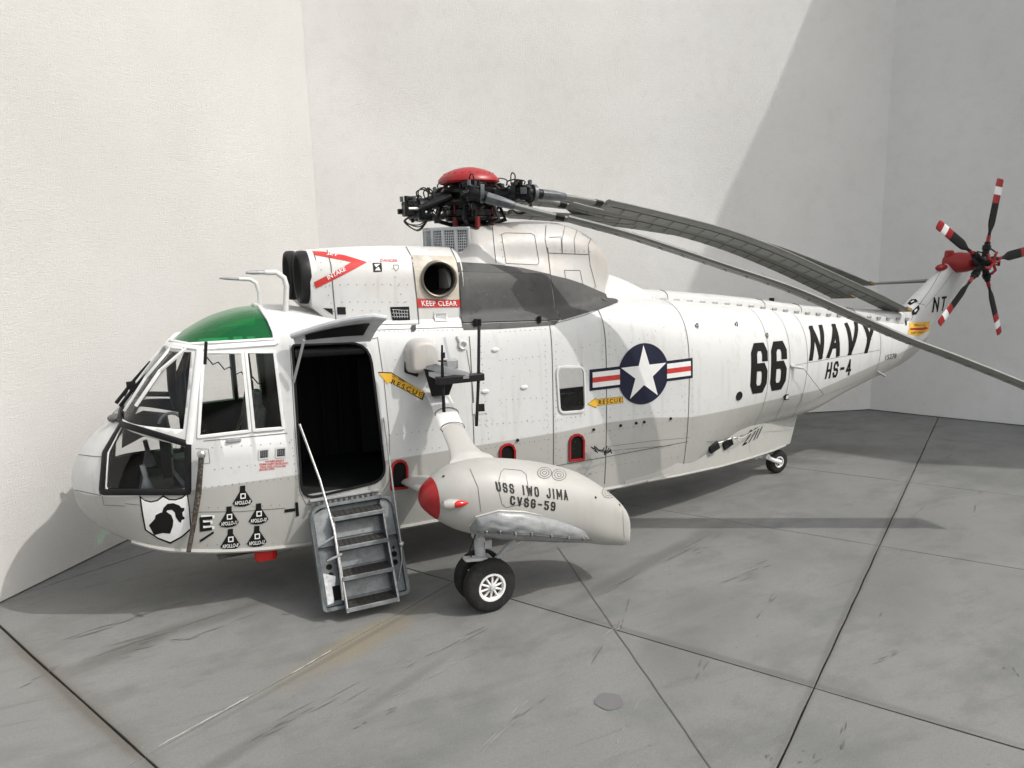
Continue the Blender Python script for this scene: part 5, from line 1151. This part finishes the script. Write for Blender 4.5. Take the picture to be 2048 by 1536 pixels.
put('spine_stub', MB().tube([(11.35, 0, float(cr_interp(TA, 11.35)[7])+.12), (11.35, 0, float(cr_interp(TA, 11.35)[7])+.19)], .045, 8), M_BLACK, heli)
# ------------------------------------------------------------------ tail pylon, gearbox, tail rotor, stabiliser
TF = [(1.95, 14.2, 14.98, .11), (2.2, 14.3, 15.26, .18), (2.5, 14.42, 15.64, .22), (2.75, 14.60, 15.93, .22), (3.0, 14.88, 16.18, .21), (3.3, 15.32, 16.46, .19), (3.55, 15.70, 16.63, .17), (3.72, 15.94, 16.66, .14), (3.82, 16.10, 16.5, .08)]
def foil(z):
    _, a, b, th = cr_interp(TF, z); k = 15; out = []
    for i in range(k+1):
        t = i/k; c = (1-math.cos(math.pi*t))/2; out.append((a+(b-a)*c, -th*(1.9*math.sqrt(c)*(1-c)**.75+.05*c), z))
    return out+[(x, -y, z) for x, y, z in out[-2:0:-1]]
mbF = MB().grid([foil(z) for z in frange(1.95, 3.82, .07)], True, True, True); fin = put('tail_pylon', mbF, M_WHITE, heli); T_F = tree(mbF)
letters('NT', px2xz([(1867, 595), (1893, 592), (1888, 622), (1863, 625)], T_F), M_MARK, .006, T_F, fin, .15, .45, .25)
yq = [(1818, 646), (1860, 643), (1858, 660), (1838, 672), (1815, 668)]
TFA = tree(mbF, mbA); patch('danger_panel', fig_px([yq], TFA), M_YEL, .006, TFA, fin); patch('danger_arrow', fig_px([[(1820, 656.5), (1848, 655), (1848, 652.5), (1856, 656.5), (1848, 660.5), (1848, 659), (1820, 660)]], TFA), M_RED, .009, TFA, fin)
patch('lettering', text_fig('DANGER', px2xz([(1828, 648.5), (1850, 647), (1850, 652), (1828, 653)], TFA)), M_MARK, .009, TFA, fin); patch('lettering', text_fig('KEEP AWAY', px2xz([(1822, 663.5), (1850, 662), (1846, 667), (1822, 668)], TFA)), M_MARK, .009, TFA, fin)
for q in (([(1882, 542), (1860, 580), (1832, 618), (1822, 640)], .010), ([(1905, 545), (1880, 580), (1850, 615)], .008), ([(1826, 604), (1850, 610)], .01)): ln(*q, TFA, fin)
patch('exit_mark', fig_px([[(1806, 640), (1816, 640), (1816, 642.5), (1813, 642.5), (1813, 651), (1810, 651), (1810, 642.5), (1806, 642.5)]], TFA), M_MARK, .006, TFA, fin)
for q in ([(1811, 607), (1818, 599), (1831, 598), (1836, 603), (1828, 606), (1820, 611)], [(1823, 622), (1837, 610), (1839, 618), (1832, 629), (1824, 630)]): patch('spine_marking', fig_px([q], TFA), M_MARK, .007, TFA, fin)
patch('spine_marking', fig_px([[(1821, 604), (1827, 601), (1828, 603), (1822, 606)], [(1828, 621), (1833, 617), (1834, 620), (1829, 625)]], TFA), M_MWHITE, .011, TFA, fin)
HB = Vector((16.10, -.64, 3.72))
gb = put('tail_gearbox', MB().lathe((16.10, .12, 3.72), (0, -1, 0), [(-.02, .001), (0, .15), (.10, .19), (.28, .205), (.42, .19), (.56, .15), (.58, .12), (.6, .001)], 28), M_RED, heli)
put('gearbox_cap', MB().lathe((16.02, .02, 3.84), (0, 0, 1), [(0, .09), (.10, .085), (.12, .06), (.12, .001)], 16), M_RED, gb); put('pylon_tip', MB().ball((15.80, 0, 3.62), .14, 10, (1.2, .6, .55)), M_RED, fin)
put('rotor_shaft', MB().lathe(HB+Vector((0, .14, 0)), (0, -1, 0), [(0, .10), (.10, .085), (.22, .07), (.30, .05), (.32, .001)], 16), M_HUB, gb)
TRH = put('tail_rotor', MB().lathe(HB, (0, -1, 0), [(-.06, .12), (.04, .13), (.08, .09), (.12, .001)], 20), M_HUB, heli)
for k in range(5):
    a = R(80+72*k); d = Vector((math.cos(a), 0, math.sin(a))); n_ = Vector((0, -1, 0)); e = d.cross(n_)
    pit = R(6); cw = (e*math.cos(pit)+n_*math.sin(pit)); tn = d.cross(cw)
    def sec(r, c, th=.014, off=0): return [HB+d*r+cw*(c*math.cos(q)*.5+off)+tn*th*math.sin(q) for q in [2*math.pi*j/14 for j in range(14)]]
    bl = put('tail_rotor_blade', MB().grid([sec(.50, .05, .03), sec(.60, .07, .02), sec(.72, .165), sec(.8, .185), sec(1.14, .185)], True, True, True), M_BLACK, TRH)
    put('blade_root', MB().tube([HB+d*.38, HB+d*.52], .035, 10), M_RED, bl)
    put('blade_clamp', MB().tube([HB+d*.10, HB+d*.24, HB+d*.25, HB+d*.33, HB+d*.34, HB+d*.40], [.06, .06, .075, .075, .055, .05], 10), M_HUB, bl)
    for r0, r1, mt in ((1.14, 1.30, M_RED), (1.30, 1.45, M_MWHITE), (1.45, 1.60, M_RED)):
        put('tip_band', MB().grid([sec(r0, .186), sec(r1-.02, .186), sec(r1, .186 if r1 < 1.55 else .15)], True, True, True), mt, bl)
    b2 = HB+n_*.16; put('pitch_arm', MB().tube([b2+n_*.02, b2+d*.16+n_*.04, b2+d*.20+e*.08], [.03, .025, .03], 8), M_RED, TRH)
    put('pitch_link', MB().tube([b2+d*.20+e*.08, HB+d*.30+e*.09], .014, 6), M_HUB, TRH)
a_, b_ = at(1738, 568, 'y', 1.65), at(1886, 560, 'y', .10); rows = []
for i in range(9):
    t = i/8; p = b_.lerp(a_, t); ch = .62-.12*t; rows.append([p+Vector((ch*(1-math.cos(q))/2-.05, 0, .045*math.sin(q)*(1-.4*t))) for q in [2*math.pi*j/18 for j in range(18)]])
put('stabiliser', MB().grid(rows, True, True, True), M_BLADE, heli)
def spline(P, n):
    P = [Vector(p) for p in P]; out = []; m_ = len(P)-1
    for i in range(n+1):
        u = i/n*m_; k = min(int(u), m_-1); t = u-k; p0 = P[max(k-1, 0)] if k else P[0]*2-P[1]; p1, p2 = P[k], P[k+1]; p3 = P[k+2] if k+2 <= m_ else P[-1]*2-P[-2]
        out.append(.5*((2*p1)+(p2-p0)*t+(2*p0-5*p1+4*p2-p3)*t*t+(3*p1-p0-3*p2+p3)*t**3))
    return out
# ------------------------------------------------------------------ main rotor
# intake screen round the mast
sc = Vector((5.47, 0, 0)); z0, z1_ = 4.24, 4.56; scr = MB()
def scp(a, z, r=.47): return Vector((5.47+r*math.cos(a), r*math.sin(a)*1.0, z-.0))
A0, A1_ = R(92), R(268)
scr.grid([[scp(A0+(A1_-A0)*i/36, z, .452) for i in range(37)] for z in (z0-.05, z1_)])
screen = put('mast_screen', scr, M_SOOT_HOLE, heli)  # black sheet paints the dark interior behind the mesh
m = MB(); m.grid([[scp(A0+(A1_-A0)*i/36, z1_+.002, r) for i in range(37)] for r in (.48, .3, .01)]); put('screen_roof', m, M_LGREY, screen)
for z, h in ((z0-.03, .05), (z1_-.02, .05)): m = MB().tube([scp(A0+(A1_-A0)*i/36, z, .468) for i in range(37)], .026, 6); put('screen_rim', m, M_LGREY, screen)
for k in range(9):
    a = A1_-(A1_-A0)*k/8; put('screen_post', MB().tube([scp(a, z0-.05, .468), scp(a, z1_, .468)], .022, 6), M_LGREY, screen)
m = MB()
for k in range(8):
    a0_, a1_ = A1_-(A1_-A0)*k/8, A1_-(A1_-A0)*(k+1)/8
    for j in range(1, 7): a = a0_+(a1_-a0_)*j/7; m.tube([scp(a, z0, .458), scp(a, z1_, .458)], .006, 4, cap=False)
for j in range(1, 9): z = z0+(z1_-z0)*j/9; m.tube([scp(A0+(A1_-A0)*i/36, z, .458) for i in range(37)], .006, 4, cap=False)
put('screen_mesh', m, M_LGREY, screen, kind='stuff')
HX, HZ = 5.67, 4.93
rot = put('rotor_mast', MB().lathe((HX, 0, 0), (0, 0, 1), [(4.35, .30), (4.60, .28), (4.62, .20), (4.70, .18), (4.72, .24), (4.78, .24), (4.80, .15), (5.15, .14)], 28), M_HUB, heli)
put('swashplate', MB().lathe((HX, 0, 4.68), (0, 0, 1), [(-.03, .20), (-.03, .34), (.01, .36), (.03, .33), (.03, .20)], 28), M_HUB, rot)
put('hub_drum', MB().lathe((HX, 0, 4.6), (0, 0, 1), [(0, .22), (.10, .27), (.12, .33), (.20, .33), (.22, .29), (.48, .30), (.5, .1)], 24), M_HUB, rot)
put('hub_plate', MB().lathe((HX, 0, HZ), (0, 0, 1), [(-.06, .12), (-.07, .38), (-.03, .42), (.0, .40), (.0, .16), (.10, .16), (.10, .38), (.14, .40), (.17, .36), (.17, .1)], 30), M_HUB, rot)
put('rotor_cap', MB().lathe((HX, 0, 5.195), (0, 0, 1), [(-.03, .30), (-.035, .40), (-.01, .435), (.02, .43), (.07, .385), (.12, .31), (.16, .21), (.185, .10), (.19, .001)], 44), M_RED, rot)
put('cap_mount', MB().lathe((HX, 0, 4.98), (0, 0, 1), [(0, .30), (.03, .33), (.10, .30), (.17, .27), (.19, .33)], 24), M_HUB, rot)
for k in range(20): a = 2*math.pi*k/20; c0 = Vector((HX+.345*math.cos(a), .345*math.sin(a), 5.288)); put('cap_bolt', MB().lathe(c0, (math.cos(a)*.5, math.sin(a)*.5, 1), [(0, .012), (.01, .010), (.012, .001)], 6), M_RED, rot)
for a in (-150, -95, -45, 0, 60): 
    d = Vector((math.cos(R(a)), math.sin(R(a)), 0)); put('servo', MB().tube([Vector((HX, 0, 4.55))+d*.33, Vector((HX, 0, 4.70))+d*.33], .04, 10), M_DKRED, rot); put('servo_rod', MB().tube([Vector((HX, 0, 4.74))+d*.33, Vector((HX, 0, 4.95))+d*.36], .012, 6), M_DKRED, rot)
for a in (-120, -60, -20, 180, 100): d = Vector((math.cos(R(a)), math.sin(R(a)), 0)); put('scissor_arm', MB().tube([Vector((HX, 0, 4.58))+d*.22, Vector((HX, 0, 4.66))+d*.50, Vector((HX, 0, 4.86))+d*.42], [.03, .035, .025], 8), M_HUB, rot)
rnd = random.Random(11)
for q in range(26):
    a = rnd.uniform(0, 6.28); r0 = rnd.uniform(.12, .36); z = rnd.uniform(4.66, 5.06); put('hub_fitting', MB().box((HX+r0*math.cos(a), r0*math.sin(a), z), (rnd.uniform(.05, .14), rnd.uniform(.05, .14), rnd.uniform(.05, .18)), Matrix.Rotation(a, 3, 'Z')), M_HUB, rot, bevel=.008)
heads = [(180, -.16, .90), (-108, 0, .72), (-33, .03, .80), (36, .06, .80), (108, .02, .80)]
def head(az, dz, rad, fold):
    d = Vector((math.cos(R(az)), math.sin(R(az)), 0)); s_ = Vector((-d.y, d.x, 0)); c0 = Vector((HX, 0, HZ+.05)); hp = c0+d*rad+Vector((0, 0, dz))
    h = put('blade_hinge', MB().tube([c0+d*.30, c0+d*(rad-.18)+Vector((0, 0, dz*.7)), hp], [.10, .085, .075], 10), M_HUB, rot)
    M_ = Matrix((d, s_, Vector((0, 0, 1)))).transposed()
    put('hinge_block', MB().box(hp+Vector((0, 0, .0)), (.15, .18, .20), M_), M_HUB, h, bevel=.02)
    put('hinge_ring', MB().lathe(hp-d*.16, d, [(-.03, .08), (-.03, .155), (.03, .155), (.03, .08)], 20), M_HUB, h)
    put('hinge_ring', MB().lathe(hp+fold*.12, fold, [(-.02, .06), (-.02, .125), (.03, .125), (.03, .06)], 20), M_HUBG, h)
    for q in range(4): a = 1.57*q+.6; put('hinge_pin', MB().tube([hp+Vector((0, 0, .1))+s_*.09*math.cos(a)+d*.09*math.sin(a), hp+Vector((0, 0, .17))+s_*.09*math.cos(a)+d*.09*math.sin(a)], .026, 8), M_HUBG if q % 2 else M_HUB, h)
    put('damper', MB().tube([c0+d*.34+s_*.16, hp+s_*.15-d*.1], [.05, .045], 10), M_HUB, h); put('damper_rod', MB().tube([hp+s_*.15-d*.1, hp+s_*.14+d*.04], .02, 8), M_STEEL, h)
    for q in range(10): p0 = hp+d*rnd.uniform(-.35, .1)+s_*rnd.uniform(-.14, .14)+Vector((0, 0, rnd.uniform(-.16, .14))); r_ = rnd.uniform(.015, .04); ax_ = Vector((rnd.uniform(-1, 1), rnd.uniform(-1, 1), rnd.uniform(-.4, .4))).normalized(); put('hub_bolt', MB().tube([p0-ax_*.05, p0+ax_*.05], r_, 8), rnd.choice((M_HUB, M_HUB, M_HUBG, M_STEEL)) if r_ < .024 else M_HUB, h)
    for q in range(4):
        a0 = rnd.uniform(0, 6.28); p0 = hp-d*rnd.uniform(.02, .30)+s_*.11*math.cos(a0)+Vector((0, 0, .09+.05*rnd.random())); p1 = p0-d*rnd.uniform(.05, .2)+s_*rnd.uniform(-.12, .12); up_ = Vector((0, 0, rnd.uniform(.05, .17)))
        put('hose', MB().tube(spline([p0, p0+up_*.7+d*.015, p0.lerp(p1, .5)+up_, p1+up_*.7, p1], 16), .0095, 6), M_HOSE, h)
    for q in range(4):
        p0 = hp-Vector((0, 0, .10))+s_*rnd.uniform(-.1, .1); put('hose', MB().tube(spline([p0, p0+d*.08-Vector((0, 0, rnd.uniform(.05, .12))), p0-d*.10-Vector((0, 0, rnd.uniform(.1, .2))), p0-d*.25-Vector((0, 0, .05))], 14), .009, 6), M_HOSE, h)
    for q in range(14): p0 = hp+d*rnd.uniform(-.40, .08)+s_*rnd.uniform(-.15, .15)+Vector((0, 0, rnd.uniform(-.17, .15))); put('hub_fitting', MB().box(p0, (rnd.uniform(.04, .1), rnd.uniform(.04, .09), rnd.uniform(.04, .09)), M_), M_HUBG if rnd.random() < .25 else M_HUB, h, bevel=.006)
    return hp
def vpl(px, py, o, ang):
    d = ray(px, py); n = Vector((-math.sin(R(ang)), math.cos(R(ang)), 0)); t = (Vector(o)-CAM).dot(n)/d.dot(n); return CAM+d*t
def blade(root, P, cs, tilt, npk, label, tipw=.42):
    """a folded blade: cuff, spar, then a row of trailing pockets and a yellow tip cap"""
    path = spline(P, 120); s = [0]
    for a, b in zip(path, path[1:]): s.append(s[-1]+(b-a).length)
    L = s[-1]
    def pt(q):
        k = min(max(int(np.searchsorted(s, q))-1, 0), len(path)-2); f = (q-s[k])/max(1e-6, s[k+1]-s[k]); return path[k].lerp(path[k+1], f), (path[min(k+2, len(path)-1)]-path[max(k-1, 0)]).normalized()
    def fr(q):
        p, t = pt(q); side = t.cross(Vector((0, 0, 1))).normalized()      # towards the port side for aft-running blades
        up = side.cross(t).normalized(); a = R(tilt); cw = side*math.cos(a)+up*math.sin(a); tn = t.cross(cw).normalized(); return p, t, cw, tn
    def sect(q, c0, c1, th, k=12):
        p, t, cw, tn = fr(q); m_ = (c0+c1)/2; h = (c1-c0)/2; return [p+cw*(m_+h*math.cos(a))+tn*th*math.sin(a) for a in [2*math.pi*j/k for j in range(k)]]
    b = put('rotor_blade', MB().grid([sect(q, .02, .20, .034) for q in [cs+i*(L-cs)/60 for i in range(61)]], True, True, True), M_SPAR, heli, label=label)
    put('blade_cuff', MB().tube([root]+[pt(q)[0] for q in (.10, .30)], [.10, .085, .07], 12), M_HUB, b)
    put('blade_cuff', MB().grid([sect(q, -w_, w_, th) for q, w_, th in ((.25, .085, .075), (.45, .09, .07), (.62, .075, .055), (.64, .06, .04))], True, True, True), M_HUBG, b)
    put('blade_shank', MB().grid([sect(q, -w_, w_, th) for q, w_, th in ((.60, .06, .045), (.9, .065, .042), (cs-.02, .075, .04), (cs+.12, .10, .035))], True, True, True), M_SPAR, b)
    put('shank_band', MB().grid([sect(q, -w_, w_, th) for q, w_, th in ((cs-.16, .078, .0455), (cs-.04, .081, .044))], True, True, True), M_BLACK, b)  # black band painted for the dark gap at the blade root
    q0 = cs+.06; w_ = (L-.10-q0)/npk; sm_ = MB()
    for k in range(npk):
        a0, a1 = q0+k*w_, q0+(k+1)*w_-.014
        sw = .16 if k == 0 else 0
        def pk(q, c0): 
            p, t, cw, tn = fr(q); return [p+cw*c0+tn*.030, p+cw*.0-cw*.10+tn*.022, p-cw*.235+tn*.006, p-cw*.24, p-cw*.235-tn*.006, p-cw*.10-tn*.022, p+cw*c0-tn*.030]
        ra, rb = pk(a0, .03), pk(a1, .03)
        if k == 0: ra[2:5] = [v+pt(a0)[1]*sw for v in ra[2:5]]
        put('blade_pocket', MB().grid([ra, rb], True, True, True), M_BLADE, b, smooth=25)
        if k:
            def seam(q):
                p, t, cw, tn = fr(q); return [p+cw*.02+tn*.034, p-cw*.10+tn*.026, p-cw*.236+tn*.009, p-cw*.2415, p-cw*.236-tn*.009, p-cw*.10-tn*.026, p+cw*.02-tn*.034]
            ra, rb = seam(a0-.021), seam(a0+.007); sh = [pt(a0)[1]*v for v in (0, .05, .10, .10, .10, .05, 0)]
            sm_.grid([[a_+b_ for a_, b_ in zip(ra, sh)], [a_+b_ for a_, b_ in zip(rb, sh)]], True, True, True)
    put('pocket_seam', sm_, M_SEAM, b, smooth=0, kind='stuff')
    p, t, cw, tn = fr(L-.10); tip = [p+cw*.21+tn*.03, p-cw*.25+tn*.01, p-cw*.25-tn*.01, p+cw*.21-tn*.03]; out_ = [v+t*.16 for v in tip]; out_[1] = tip[1]+t*.02; out_[2] = tip[2]+t*.02
    put('tip_cap', MB().grid([tip, out_], True, True, True), M_TIPY, b, smooth=0)
    return b
def fdir(a): return Vector((math.cos(R(a)), math.sin(R(a)), -.05)).normalized()
h1 = head(-108, 0, .72, fdir(-22)); o = (h1.x, h1.y, 0)
PA = [h1]+[vpl(*q, (5.45, -.72, 0), -24) for q in ((950, 388), (1040, 415), (1105, 431), (1240, 466), (1350, 501), (1440, 531), (1577, 577), (1700, 630), (1804, 676), (1900, 712), (2040, 768))]; PA.append(PA[-1]+(PA[-1]-PA[-2])*.78+Vector((0, 0, -.03)))
blade(h1, PA, 1.35, 7, 24, 'outermost folded blade, running out of view on the right')
h2 = head(-33, .03, .80, fdir(2)); PB = [h2]+[vpl(*q, (h2.x, h2.y, 0), 2) for q in ((1075, 388), (1140, 396), (1222, 412), (1330, 437), (1440, 466), (1550, 506), (1650, 551), (1740, 592), (1800, 622))]; blade(h2, PB, 1.30, 13, 22, 'topmost folded blade, its yellow tip at the pylon foot')
h3 = head(36, .06, .80, fdir(1)); PC = [h3]+[vpl(*q, (h3.x, h3.y, 0), 0) for q in ((1090, 402), (1190, 426), (1300, 446), (1440, 485), (1550, 528), (1640, 570), (1690, 595))]; blade(h3, PC, 1.2, 13, 20, 'middle folded blade')
h4 = head(108, .02, .80, fdir(4)); PD = [h4]+[vpl(*q, (h4.x, h4.y, 0), 5) for q in ((1040, 400), (1200, 418), (1340, 445), (1440, 468), (1550, 500), (1650, 538), (1728, 570))]; blade(h4, PD, 1.4, 12, 22, 'farthest folded blade')
h5 = head(180, -.16, .90, fdir(20)); PE = [h5, Vector((5.05, .28, 4.72))]+[vpl(*q, (5.3, .45, 0), 6) for q in ((1000, 428), (1110, 434), (1220, 443), (1330, 458), (1440, 480), (1550, 520), (1640, 562), (1690, 588))]; blade(h5, PE, 1.9, 12, 20, 'lowest folded blade behind the mast')
